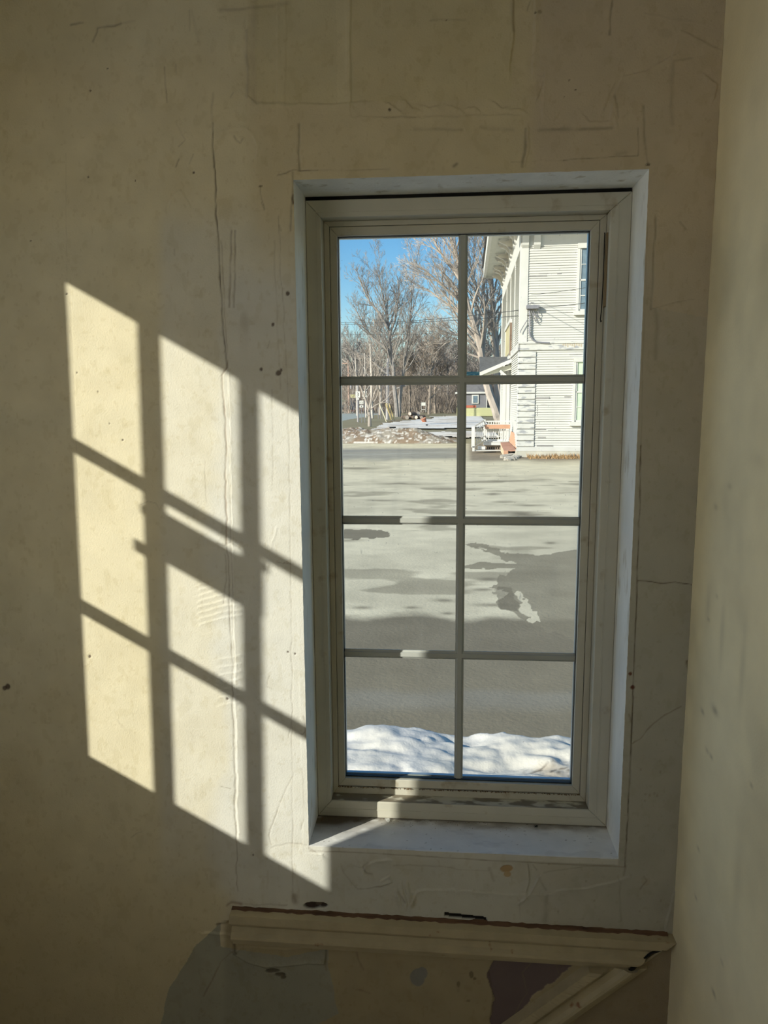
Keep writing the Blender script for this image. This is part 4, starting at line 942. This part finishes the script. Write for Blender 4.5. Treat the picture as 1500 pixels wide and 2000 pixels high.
def slant(p0, p1, th_px, y0_, y1_, name, m):
    a = PY(*p0, y0_); b = PY(*p1, y1_); h = np.array((0,0,th_px/1450*31)); d = np.array((0,.06,0))
    wpart(MB().hexa([a, b, b-h, a-h], [a+d, b+d, b-h+d, a-h+d]), name, m, st)
slant((927,832),(945,820.5),2.4,29.2,YP,'stair_rail',m_pr); slant((928,840),(946,829),1.6,29.2,YP,'stair_rail',m_pr); slant((928,870),(948,858),2.6,29.2,YP,'stair_rail',m_pr); slant((928,862),(948,850),1.6,29.2,YP,'stair_rail',m_pr)
for k in range(4):
    x = 930.5+k*4.1; yt = 841-(x-928)*.6; wpart(wbx(x, yt-8, x+2.0, yt+29, 29.3+.15*k, .03), 'baluster', m_pr, st)
wpart(wbx(944,861.5,992,863.5,YP-.15,1.6), 'landing', m_pr, st)
wpart(wbx(944,864,978,869.5,YP-.2,.12), 'tread_board', m_pr, st); wpart(wbx(934,872,948,878,YP-.55,.3), 'tread_board', m_pr, st); wpart(wbx(926,879.5,978,881,YP-.75,.3), 'bottom_sill', m_pr, st)
lat = MB().box((PY(942,880,YP)[0], YP-.05, PY(942,880,YP)[2]), (PY(978,870,YP)[0], YP, PY(978,870,YP)[2])); wpart(lat, 'lattice_board', mat('brown_lattice', (.36,.27,.19), .9, .2, 8), st)
for k in range(7): wpart(wbx(946+k*4.4, 873.5, 948.2+k*4.4, 877, YP-.06, .01), 'lattice_hole', m_dark, st)
m_pe = mat('peach_board', (.54,.31,.20), .8, .1, 3)
pb = wbx(947.5,829.5,996.5,837.5,YP-.14,.06).build('leaning_plank', m_pe); tag(pb, 'long peach-coloured plank fixed across the white step railing', 'plank')
bh = empty('cellar_bulkhead', tuple(GP(995, 890))); tag(bh, 'peach-painted wooden cellar bulkhead with a dark opening at the building corner', 'bulkhead')
def quad3(pts, thick, name, m, e):
    P_ = [np.array(p) for p in pts]; n_ = np.cross(P_[1]-P_[0], P_[3]-P_[0]); n_ = n_/np.linalg.norm(n_)*thick
    wpart(MB().hexa(P_, [p+n_ for p in P_]), name, m, e)
quad3([PY(998,842,29.6), PY(1009,849,28.6), PY(1008,876,27.9), PY(994,862,29.3)], .05, 'side_board', m_pe, bh)
quad3([PY(977.5,864,29.4), PY(995,863,29.4), PY(1008.5,878.5,27.7), PY(984,880,27.9)], .05, 'lid', mat('peach_lid', (.42,.24,.175), .8, .1, 3), bh)
wpart(wbx(984,880,992.5,893.5,27.75,.08), 'front_post', m_pe, bh); wpart(wbx(992,880,1009.5,890,28.0,.5), 'opening', m_dark, bh)
quad3([PY(977.5,866,29.4), PY(984,880.5,27.9), PY(984,893,27.9), PY(978,882,29.2)], .04, 'slatted_side', mat('peach_pale', (.70,.55,.38), .8, .1, 3), bh)

def bounce_yard():  # added unseen snow surface that reflects sunlight up into the side window
    xs = np.concatenate([np.linspace(-60, -8, 40), np.linspace(-7.8, XL-.09, 60)]); ys = np.concatenate([np.linspace(-60, -8, 40), np.linspace(-7.8, 3.2, 90)])
    X, Y = np.meshgrid(xs, ys); n1 = Noise2(81)
    o = grid_mesh('bounce_snow', X, Y, GZ+.10+.12*n1(X*.5, Y*.5, 4), m_snow); tag(o, 'added unseen snow left of the room, bouncing light indoors', 'snow', kind='stuff')
bounce_yard()

# ================================================================== TREES
def tree_mesh(name, limbs, seed, m, levels=4, dens=1.0, droop=0.0, twig=.009, up=.25, parent=None, minr=.02, fan=.75, lenk=.62):
    """limbs: list of (points, r0, r1) main limbs in world metres; grows side branches from them"""
    R_ = random.Random(seed); mb = MB(); q = []
    for pts, r0, r1 in limbs:
        pts = [np.array(p, float) for p in pts]; k = len(pts); mb.tube(pts, [r0+(r1-r0)*i/(k-1) for i in range(k)], 7)
        L = sum(np.linalg.norm(pts[i+1]-pts[i]) for i in range(k-1)); q.append((pts, r0, r1, L, 0))
    while q:
        pts, r0, r1, L, lv = q.pop()
        if lv >= levels: continue
        n = int(dens*(6.0+L*1.1 if lv == 0 else (5.5 if lv == 1 else 4.2))) + R_.randint(0, 1)
        for i in range(n):
            u = .22+.78*(i+R_.random())/n if lv else .30+.70*(i+R_.random())/n
            s_ = u*(len(pts)-1); j = min(int(s_), len(pts)-2); w_ = s_-j; p = pts[j]*(1-w_)+pts[j+1]*w_
            d = pts[j+1]-pts[j]; d = d/(np.linalg.norm(d)+1e-9)
            ang = R_.uniform(.45, fan+.15); az = R_.uniform(0, 2*math.pi)
            a = np.cross(d, [0,0,1.]); a = a/(np.linalg.norm(a)+1e-6) if np.linalg.norm(a) > .05 else np.array([1.,0,0]); b = np.cross(d, a)
            nd = d*math.cos(ang)+(a*math.cos(az)+b*math.sin(az))*math.sin(ang); nd[2] += up*(1-lv*.15)-droop*lv; nd /= np.linalg.norm(nd)
            ln = L*lenk*(1.05-.6*u)*R_.uniform(.7, 1.15) if lv else min(L*.55, 7.0)*(1.1-.55*u)*R_.uniform(.6, 1.1)
            rr = max(twig, (r0+(r1-r0)*u)*.5); m_ = 5 if lv < 2 else 3
            P_ = [p]; cur = nd.copy()
            for t_ in range(m_):
                cur = cur + np.array([R_.uniform(-.16,.16), R_.uniform(-.16,.16), R_.uniform(-.08,.16)-droop*.05]); cur /= np.linalg.norm(cur); P_.append(P_[-1]+cur*ln/m_)
            re = max(twig*.7, rr*.3); mb.tube(P_, [rr+(re-rr)*t_/m_ for t_ in range(m_+1)], 4 if lv == 0 else 3, cap=False)
            if ln > .45: q.append((P_, rr, re, ln, lv+1))
    o = mb.build(name, m, parent, fix=False); return o
m_bark = mat('maple_bark', (.44,.385,.33), .9, .2, 3, .01, 12, stretch=(1,1,.3)); m_bark2 = mat('grey_bark', (.31,.285,.26), .9, .2, 3); m_pale = mat('pale_bark', (.62,.57,.50), .85, .15, 3)
m_brown = mat('brown_brush', (.31,.26,.215), .9, .25, 2)
def path(pp, D, dys=None):
    return [PY(x, y, D+(dys[i] if dys else 0)) for i, (x, y) in enumerate(pp)]
# big maple behind the white building
D1 = 68.0
L = [(path([(976,828),(968,800),(956,768),(948,740),(941,700),(934,660),(925,630),(915,600),(906,560),(897,520),(885,480),(872,430),(862,380)], D1, [0,0,0,0,-.3,-.6,-1,-1.4,-1.8,-2,-2,-2,-2]), .44, .07),
     (path([(978,828),(977,795),(972,760),(970,720),(969,690),(966,650),(963,610),(960,560),(955,510),(948,470),(940,420),(935,360)], D1+.6, [0,0,.2,.4,.7,1,1.2,1.4,1.6,1.8,2,2]), .40, .07),
     (path([(942,700),(946,660),(950,630),(948,610),(940,585),(930,560),(922,530),(915,500),(905,460)], D1), .17, .04),
     (path([(920,615),(900,590),(878,570),(855,550),(835,532),(815,518),(806,505)], D1-1.2, [0,-.3,-.6,-1,-1.3,-1.6,-1.9]), .15, .03),
     (path([(930,648),(905,618),(880,598),(855,580),(835,566),(820,560)], D1-.8, [0,.4,.8,1.2,1.6,2]), .14, .03),
     (path([(938,690),(918,668),(895,655),(872,650),(852,640),(838,622)], D1-.4, [0,-.5,-1,-1.5,-2,-2.5]), .13, .03),
     (path([(906,560),(888,530),(868,505),(852,478),(842,450),(835,420)], D1-1.8, [0,.4,.9,1.4,1.9,2.4]), .16, .03),
     (path([(940,700),(912,690),(890,662),(868,672),(850,690)], D1-.2), .10, .03),
     (path([(962,600),(985,570),(1000,540),(1010,500)], D1+1.2), .12, .03), (path([(957,530),(975,490),(985,440)], D1+1.4), .12, .03),
     (path([(970,700),(958,680),(950,665),(957,640),(962,620)], D1+.6), .07, .03)]
tr = tree_mesh('bare_maple_tree', L, 3, m_bark, 4, 1.05, twig=.011); tag(tr, 'large bare two-trunked maple behind the left edge of the white building', 'tree')
D2 = 96.0
L = [(path([(776,818),(774,790),(770,755),(768,720),(765,690),(760,655),(757,620),(750,590),(744,560),(738,535)], D2), .30, .05),
     (path([(779,818),(781,780),(786,740),(792,700),(798,655),(802,620),(804,580),(803,550)], D2+1), .26, .04),
     (path([(765,690),(748,675),(728,660),(712,640),(700,615),(690,595)], D2), .20, .04), (path([(760,655),(770,630),(776,600),(779,570),(776,540)], D2), .18, .04),
     (path([(757,640),(740,610),(722,590),(708,560),(700,540)], D2-.5), .18, .04), (path([(772,760),(800,750),(826,738),(850,742)], D2+1), .14, .04), (path([(770,740),(745,722),(722,700),(700,690),(676,680)], D2), .16, .04)]
tr = tree_mesh('bare_maple_tree', L, 8, m_bark2, 4, 1.05, twig=.012); tag(tr, 'tall wide-crowned bare tree with dark trunks in the middle of the view', 'tree')
D3 = 60.0
L = [(path([(722,833),(722,815),(720,798)], D3), .16, .13), (path([(720,799),(714,780),(706,760),(698,740),(690,715),(684,690)], D3), .10, .02), (path([(721,799),(726,775),(727,750),(726,720),(724,695)], D3), .09, .02),
     (path([(721,802),(733,792),(745,786),(756,778),(764,765)], D3), .06, .02), (path([(719,799),(712,775),(714,750),(708,720),(708,700)], D3), .07, .02), (path([(721,799),(731,770),(738,745),(746,722),(750,700)], D3), .06, .015)]
tr = tree_mesh('young_tree', L, 5, m_bark, 3, .8, twig=.010); tag(tr, 'young bare tree with a fan of thin stems at the left, nearest the street', 'tree')
# tall pale snags / trunks beyond it
for k, (pp, D, r0, lab) in enumerate([([(727,817),(726,790),(725,750),(724,710),(723,672)], 84, .15, 'tall pale broken-topped trunk just right of the young tree'), ([(715,817),(714,780),(713,730),(712,690)], 92, .09, 'thin pale trunk standing left of the tallest broken trunk'), ([(697,812),(696,760),(695,720),(694,680)], 98, .08, 'thin pale trunk nearest the left window frame')]):
    t_ = empty('broken_tree', tuple(PY(*pp[0], D))); tag(t_, lab, 'tree trunk')
    wpart(MB().tube(path(pp, D), [r0*(1-.12*i) for i in range(len(pp))], 7), 'trunk', m_pale, t_)
    for j in range(3):
        a_ = PY(pp[1+j % 2][0], pp[1+j % 2][1]-8*j, D); wpart(MB().tube([a_, a_+np.array((.5*(-1)**j, .1, .7)), a_+np.array((.8*(-1)**j, .1, 1.6))], [.035,.025,.012], 4), 'branch_stub', m_pale, t_)
# mid and far trees
def generic(seed, H, spread, r0, levels=4, dens=1.0, twig=.02):
    R_ = random.Random(seed); L_ = []; base = np.zeros(3)
    tp = [np.array((0,0,0.))]
    for i in range(6): tp.append(tp[-1]+np.array((R_.uniform(-.05,.05)*H/6, R_.uniform(-.05,.05)*H/6, H*.92/6)))
    L_.append((tp, r0, r0*.15))
    for i in range(7):
        u = .22+.10*i; j = int(u*6); p = tp[j]*(1-(u*6-j))+tp[j+1]*(u*6-j); az = R_.uniform(0, 6.28)+i*2.4; ln = spread*(1.15-.8*u)*R_.uniform(.8,1.15); P_ = [p]
        d = np.array((math.cos(az), math.sin(az), .75))
        for t_ in range(5): d = d+np.array((R_.uniform(-.15,.15), R_.uniform(-.15,.15), .14)); P_.append(P_[-1]+d/np.linalg.norm(d)*ln/5)
        L_.append((P_, r0*.42, r0*.1))
    return L_
protos = []
for k, (H, sp_, m) in enumerate([(15, 6.5, m_bark2), (13, 6.0, m_brown), (17, 6.0, m_bark), (11, 6.5, m_brown)]):
    protos.append((tree_mesh('far_tree', generic(20+k, H, sp_, .26), 40+k, m, 3, 1.15, twig=.024), H))
spots = [(850,800,118,1,1.0),(872,797,135,0,.95),(838,802,110,3,1.0),(742,806,108,2,.95),(800,802,122,1,1.0),(690,802,128,0,.9),(708,800,140,3,1.1),(760,800,150,1,1.05),(820,798,150,2,.95),(892,797,140,1,.95),(912,797,150,3,1.1),(934,797,135,0,.95),(676,800,160,1,1.0),(728,799,165,0,1.0),(780,798,170,3,1.15),(862,796,170,1,1.1),(926,797,170,2,1.0),(884,796,180,3,1.2),(655,800,140,2,.9),(950,797,160,1,1.0),(970,797,150,3,1.1),(842,796,185,0,1.05),(812,797,190,1,1.1),(700,798,185,1,1.0),(1000,797,150,0,1.0)]
names = {0:'grey spreading',1:'brown twiggy',2:'tan upright',3:'low brown bushy'}
used = set(); rf = random.Random(2)
for i, (px_, py_, D, pk, sc_) in enumerate(spots):
    src, H = protos[pk]
    if pk not in used: o = src; used.add(pk)
    else: o = src.copy(); C.objects.link(o)
    x = PY(px_, py_, D)[0]; o.location = (x, D, GZ); o.rotation_euler = (0, 0, rf.uniform(0, 6.28)); o.scale = (sc_, sc_, sc_)
    own = {0: 'grey bare tree whose trunk rises right of the white portable sign', 1: 'brown twiggy bare tree close to the centre muntin, beyond the snow', 2: 'low brown bushy bare tree directly above the reddish tub', 3: 'brown bare tree crowding behind the dark-trunked tall tree'}
    tag(o, own.get(i, 'bare leafless tree in the hazy brown grove far beyond the snowy verge'), 'tree', 'bare trees of the far grove')
# brush thicket at the foot of the grove
mb = MB(); R_ = random.Random(77)
for i in range(5200):
    D = R_.uniform(118, 190); ta_ = R_.uniform(-.16, .19); x = CAM[0]+ta_*D; h_ = R_.uniform(2.0, 7.5)*(.75+.45*math.sin(x*.22)**2); p = np.array((x, D, GZ)); P_ = [p]
    dx, dy = R_.uniform(-.35,.35), R_.uniform(-.35,.35)
    for t_ in (1, 2): P_.append(p+np.array((dx*h_*t_/2*(.7+.3*t_), dy*h_*t_/2, h_*t_/2)))
    mb.tube(P_, [.035,.026,.015], 3, cap=False)
    for b_ in range(3):
        u = R_.uniform(.3,.95); c_ = P_[0]*(1-u)+P_[2]*u; mb.tube([c_, c_+np.array((R_.uniform(-1,1), R_.uniform(-1,1), R_.uniform(.4,1.6)))], [.018,.012], 3, cap=False)
tag(mb.build('brush_thicket', m_brown, fix=False), 'dense brown leafless brush filling the ground under the far grove', 'brush', kind='stuff')
def hill():
    xs = np.linspace(-330, 400, 160); n1 = Noise2(91); V = []; F = []
    for i, x in enumerate(xs):
        h_ = 13+9*n1(np.array([x*.012]), np.array([.5]), 3)[0]+2.2*n1(np.array([x*.12]), np.array([1.5]), 3)[0]
        for j, (dy, k) in enumerate([(0,0),(14,.55),(30,.86),(60,1.0),(160,.8)]): V.append((x, 300+dy, GZ-.5+h_*k+.8*n1(np.array([x*.2+j*9]), np.array([j*3.3]), 2)[0]))
    for i in range(len(xs)-1):
        for j in range(4): a_ = i*5+j; F.append((a_, a_+5, a_+6, a_+1))
    tag(MB().add(V, F).build('wooded_hill', mat('wooded_hill_brown', (.225,.20,.185), .95, .3, .4, col2=(.16,.15,.14), pscale=.8), smooth=True), 'low wooded ridge on the horizon', kind='structure')
hill()

# ================================================================== STREET FURNITURE AND FAR THINGS
def box_at(px0, py0, px1, py1, D, dy): return wbx(px0, py0, px1, py1, D, dy)
def ground_row(D): return None
# grey house with a low yellow-green wall
DHs = 96.0
gh = empty('grey_house', (PY(928,815,DHs)[0], DHs, GZ)); tag(gh, 'small grey house with a white-framed window and yellow-green lower wall behind the maple', 'house')
m_gh = mat('house_grey', (.20,.20,.215), .8, .1, 2); m_yg = mat('yellow_green_siding', (.50,.50,.27), .8, .06, 1.5, stretch=(.1,.1,6))
wpart(box_at(896,769,950,797,DHs,7), 'upper_wall', m_gh, gh); wpart(box_at(890,765,951,769,DHs-.3,7.5), 'snowy_roof_edge', m_w, gh)
wpart(box_at(894,796.5,966,813,DHs-1.6,8), 'lower_wall', m_yg, gh); wpart(box_at(896,812.5,951,823,DHs-1.2,7), 'open_base', m_dark, gh)
wpart(box_at(899,791.5,930,796.5,DHs-1.7,.4), 'red_trim', mat('red_trim', (.45,.13,.08), .7, .1, 3), gh)
wf = wpart(box_at(921.5,771,935,788.5,DHs-.15,.15), 'window', m_wt, gh); o = box_at(924,773,932.5,786.5,DHs-.19,.05).build('pane', m_pane, gh); rel(o, gh)
wpart(box_at(949.5,770,951.5,813,DHs-.4,.3), 'corner_board', m_wt, gh)
# dark green roofed building low behind the hood
gb = empty('green_roofed_barn', (PY(922,770,112)[0], 112, GZ)); tag(gb, 'low building with a dark green roof peeping out left of the porch hood', 'building')
wpart(box_at(908,742,946,812,112,6), 'wall', m_gh, gb)
rp = [PY(906,744,111.5), PY(948,744,111.5), PY(944,726,114.5), PY(912,726,114.5)]
wpart(MB().hexa(rp, [p+np.array((0,.3,-.2)) for p in rp]), 'roof', mat('green_roof', (.10,.20,.17), .7, .1, 2), gb)
# buildings and things at the far left
ll = empty('small_white_store', (PY(665,800,140)[0], 140, GZ)); tag(ll, 'small white store with a green gable roof at the left edge of the view', 'building')
wpart(box_at(650,784,676,803,140,6), 'wall', m_wt, ll)
rp = [PY(648,785,139.7), PY(678,784,139.7), PY(668,776.5,139.7), PY(655,776,139.7)]; wpart(MB().hexa(rp, [p+np.array((0,6.6,0)) for p in rp]), 'roof', mat('green_shop_roof', (.10,.28,.17), .7, .1, 2), ll)
tb = empty('grey_tall_building', (PY(660,800,165)[0], 165, GZ)); tag(tb, 'plain pale grey block rising above the green store roof at the left edge', 'building')
wpart(box_at(640,753,678,803,165,9), 'wall', mat('pale_grey_wall', (.50,.50,.47), .8, .05, 1), tb); wpart(box_at(640,751.5,679,753.5,164.6,9.8), 'parapet', m_gh, tb)
kb = empty('blue_kiosk', (PY(690,800,125)[0], 125, GZ)); tag(kb, 'dark blue box-shaped kiosk standing under the yellow sign', 'kiosk')
wpart(box_at(684,777,697,800,125,1.6), 'body', mat('dark_blue_panel', (.035,.07,.12), .5, .1, 4), kb); wpart(box_at(682.5,793,684.5,798,124.8,.3), 'white_panel', m_wt, kb)
ys = empty('yellow_sign', (PY(689,806,122)[0], 122, GZ)); tag(ys, 'plain pale yellow sign board on a post above the dark blue kiosk', 'sign')
wpart(box_at(684.8,770.5,694,777,122,.15), 'board', mat('yellow_board', (.72,.70,.33), .6, .05, 4), ys); wpart(box_at(688.8,777,690,807.3,122.2,.15), 'post', m_gr, ys)
def pole(px0, pyt, px1, pyb, D, r_, label, m, nm='utility_pole', cat='utility pole'):
    b_ = PY(px1, pyb, D); t_ = PY(px0, pyt, D); b_[2] = GZ
    e = empty(nm, tuple(b_)); tag(e, label, cat); wpart(MB().tube([b_, t_], [r_, r_*.8], 8), 'shaft', m, e); return e, b_, t_
m_pole = mat('pole_wood_pink', (.50,.34,.27), .85, .15, 3, stretch=(1,1,.2)); m_pole2 = mat('pole_wood_grey', (.42,.40,.39), .85, .15, 3, stretch=(1,1,.2))
e, b_, t_ = pole(680.3, 700, 681.5, 806, 128, .16, 'reddish utility pole beside the green-roofed store', m_pole); wpart(MB().box((t_[0]-1.1, 127.9, t_[2]-.9), (t_[0]+1.1, 128.05, t_[2]-.75)), 'crossarm', m_pole, e)
wpart(MB().tube([t_+np.array((.45,0,-4.2)), t_+np.array((.45,0,-5.2))], .22, 8), 'transformer', m_gr, e)
e, b_, t_ = pole(698.5, 752, 699.5, 823, 74, .105, 'thick grey post left of the road signs', m_pole2, 'sign_post', 'post')
# route signs
m_sg = mat('sign_white', (.72,.72,.66), .5, .03, 5); m_ink = mat('sign_black', (.03,.03,.03), .5, .05, 5)
def text(body, p, size, e, name='numerals'):
    c_ = bpy.data.curves.new(name, 'FONT'); c_.body = body; c_.size = size; c_.extrude = .004; c_.align_x = 'CENTER'; c_.align_y = 'CENTER'
    tmp = bpy.data.objects.new('lettering', c_); C.objects.link(tmp); bpy.context.view_layer.update()
    me = bpy.data.meshes.new_from_object(tmp.evaluated_get(bpy.context.evaluated_depsgraph_get())); bpy.data.objects.remove(tmp, do_unlink=True)
    o = bpy.data.objects.new(name, me); C.objects.link(o); o.parent = e; me.materials.clear(); me.materials.append(m_ink)
    o.location = np.array(p)-np.array(e.location); o.rotation_euler = (math.pi/2, 0, 0); return o
for (q, txt, nm, lab) in [((694.5,764.5,703,776.5), '3', 'road_sign', 'white route sign at the left of the upper pair, numbered 3'), ((708,764,716.2,775), '13', 'road_sign', 'white route sign at the right of the upper pair, numbered 13'), ((702,782.5,709.8,789.5), '15', 'road_sign', 'white route sign numbered 15 on the lower short post')]:
    D = 71.0; cx = (q[0]+q[2])/2; a_ = PY(cx, q[3], D); e = empty(nm, (a_[0], D, GZ)); tag(e, lab, 'road sign')
    wpart(box_at(*q, D, .03), 'plate', m_sg, e); wpart(MB().box((a_[0]-.03, D+.04, GZ), (a_[0]+.03, D+.10, PY(cx, q[1]+1, D)[2])), 'post', m_gr, e)
    c_ = PY(cx, (q[1]+q[3])/2+.3, D); text(txt, (c_[0], D-.006, c_[2]), (q[3]-q[1])*.8/1450*72.6, e)
    if txt == '15':
        wpart(box_at(702.3,791.5,709.6,796,D,.03), 'arrow_plate', m_sg, e); c_ = PY(705.9, 793.8, D)
        wpart(MB().box((c_[0]-.02, D-.01, c_[2]-.06), (c_[0]+.02, D-.002, c_[2]+.06)).box((c_[0]-.06, D-.01, c_[2]-.015), (c_[0]+.06, D-.002, c_[2]+.025)), 'arrow', m_ink, e)
    else:
        wpart(box_at(cx-2.2, q[3]+1.2, cx+2.6, q[3]+4.2, D, .03), 'direction_plate', m_sg, e)
# leaning guy wires with yellow sleeves by a pole
e, b_, t_ = pole(757.5, 700, 756.5, 826, 82, .17, 'grey-brown utility pole behind the leaning yellow cable guards', m_pole2)
m_yel = mat('guard_yellow', (.68,.53,.24), .6, .08, 6)
for k, (p0, p1, lab, m) in enumerate([((740,786),(755,824),'pale leaning cable guard, leftmost of the four', mat('guard_pale', (.74,.68,.48), .6, .08, 6)), ((752,786),(764.5,820),'second leaning yellow cable guard from the left', m_yel), ((755.5,787),(765,820),'third leaning yellow cable guard from the left', m_yel), ((760,788),(769.5,820),'rightmost leaning yellow cable guard next to the dark trunks', m_yel)]):
    D = 72+k*.5; a_, b2 = PY(*p0, D), PY(*p1, D); b2[2] = max(b2[2], GZ)
    g_ = empty('guy_wire', tuple(b2)); tag(g_, lab, 'guy wire'); wpart(MB().tube([b2, a_], .055, 7), 'sleeve', m, g_); wpart(MB().tube([a_, np.array(PY(757, 706, 82))], .012, 4), 'cable', m_gr, g_)
    wpart(MB().tube([b2+np.array((0,0,.04)), b2+np.array((.1,0,-.1))], .03, 6), 'anchor', m_gr, g_)
# white sandwich sign, bucket, log pile, fence posts
e = empty('portable_sign', (PY(827,801,104)[0], 104, GZ)); tag(e, 'white-framed portable sign board standing on the snowy verge', 'sign')
wpart(box_at(822.3,786.3,832.2,792.5,104,.08), 'panel', m_sg, e)
for x in (822, 831.3): wpart(box_at(x,786,x+1.0,805,104,.1), 'leg', m_wt, e)
wpart(box_at(822,799.5,832.3,800.8,104,.1), 'crossbar', m_wt, e); wpart(box_at(822,785.6,832.3,786.6,104,.12), 'crossbar', m_wt, e)
bp_ = GP(830, 826); bk = empty('tipped_bucket', tuple(bp_)); tag(bk, 'reddish-brown tub lying tilted in the snow beyond the street', 'tub')
ax = np.array((-.35,-.2,.85)); ax /= np.linalg.norm(ax); mb = MB().tube([bp_+np.array((0,0,.05)), bp_+ax*.1+np.array((0,0,.05)), bp_+ax*.42+np.array((0,0,.03))], [.16,.20,.25], 14)
wpart(mb, 'body', mat('terracotta', (.42,.17,.10), .8, .15, 6), bk); c_ = bp_+ax*.43+np.array((0,0,.03)); wpart(MB().tube([c_-ax*.03, c_+ax*.015], .265, 14), 'rim', mat('terracotta_rim', (.52,.24,.15), .8, .15, 6), bk)
rw_ = random.Random(6); m_log = mat('log_bark', (.16,.12,.09), .9, .3, 6); m_cut = mat('cut_wood', (.66,.56,.46), .8, .15, 6)
for i in range(15):
    px_ = 790+i*2.35; D = 84+rw_.uniform(-1,1); z_ = GZ+.22+(.38 if i % 3 == 1 and 3 < i < 13 else 0); c_ = PY(px_, 812, D); c_[2] = z_
    an = rw_.uniform(-1.2,1.2); d = np.array((math.sin(an)*.9, -math.cos(an)*.9, rw_.uniform(-.12,.12))); e = empty('cut_log', tuple(c_)); tag(e, 'short cut log in the jumbled woodpile on the verge', 'log', 'logs of the roadside woodpile')
    r_ = rw_.uniform(.17,.27); wpart(MB().tube([c_-d*.5, c_+d*.5], r_, 9), 'bark', m_log, e); wpart(MB().tube([c_+d*.5, c_+d*.5+d*.02], r_*.94, 9), 'cut_end', m_cut, e)
for i, (px_, D) in enumerate([(729,84),(739,86),(743.5,86),(748,86)]):
    b_ = PY(px_, 815, D); e = MB().tube([(b_[0], D, GZ), (b_[0], D, GZ+1.35)], .035, 6).build('fence_post', m_gr); tag(e, ('leftmost', 'second from the left', 'third from the left', 'rightmost')[i]+' of four thin grey metal posts right of the young tree', 'fence post', 'fence posts by the young tree')
def car(px0, px1, D, col, label, low=False):
    a_, b_ = PY(px0, 800, D), PY(px1, 800, D); L_ = 4.3; c_ = (a_+b_)/2; e = empty('parked_car', (c_[0], D, GZ)); tag(e, label, 'car')
    m = mat('car_paint', col, .25, .03, 4, spec=.6)
    prof = [(-2.15,.28),(-2.15,.72),(-1.9,.86),(-1.25,.92),(-.75,1.38),(.75,1.40),(1.35,.95),(2.0,.86),(2.15,.62),(2.15,.28)]
    n = len(prof); V = [(c_[0]+u, D-.85, GZ+v) for u, v in prof]+[(c_[0]+u, D+.85, GZ+v) for u, v in prof]
    wpart(MB().add(V, [tuple(range(n)), tuple(reversed(range(n, 2*n)))]+[(i, n+i, n+(i+1) % n, (i+1) % n) for i in range(n)]), 'body', m, e, bevel=.05)
    g = [(-1.1,.95),(-.72,1.30),(-.05,1.32),(-.05,.95)]; g2 = [(.03,.95),(.03,1.32),(.70,1.31),(1.15,.97)]
    for q in (g, g2):
        V = [(c_[0]+u, D-.86, GZ+v) for u, v in q]+[(c_[0]+u, D-.82, GZ+v) for u, v in q]; wpart(MB().add(V, [(0,1,2,3),(7,6,5,4),(0,4,5,1),(1,5,6,2),(2,6,7,3),(3,7,4,0)]), 'side_window', m_pane, e)
    for sx in (-1.35, 1.35):
        for sy in (-.86, .68): wpart(MB().tube([(c_[0]+sx, D+sy, GZ+.32), (c_[0]+sx, D+sy+.18, GZ+.32)], .32, 14), 'wheel', m_ink, e)
car(668, 682, 132, (.05,.05,.06), 'dark car parked in front of the green-roofed store'); car(706, 719, 126, (.16,.05,.05), 'dark red car parked beyond the road signs')
# power lines
def wire(pts, sag, r_, label):
    P_ = []; k = 26; A_, B_ = np.array(pts[0]), np.array(pts[1])
    for i in range(k+1):
        t = i/k; p = A_*(1-t)+B_*t; p = p-np.array((0,0,sag*4*t*(1-t))); P_.append(p)
    o = MB().tube(P_, r_, 5).build('power_line', m_ink); tag(o, label, 'cable'); return o
wire((PY(1033,603.5,26.9), PY(640,628,60)), .25, .012, 'upper of the two black cables running left from the white building bracket')
wire((PY(1033,615.5,26.9), PY(640,633,60)), .12, .012, 'lower of the two black cables running left from the white building bracket')
wire((PY(1052,600,26.8), PY(1200,582,20.5)), .05, .010, 'lower black cable crossing the white siding towards the upper window')
wire((PY(1038,576,26.8), PY(1200,552,20.5)), .03, .007, 'upper thin cable crossing the white siding towards the upper window')
wire((PY(640,652,70), PY(1020,640,70)), .3, .010, 'thin cable crossing low in front of the tree crowns')
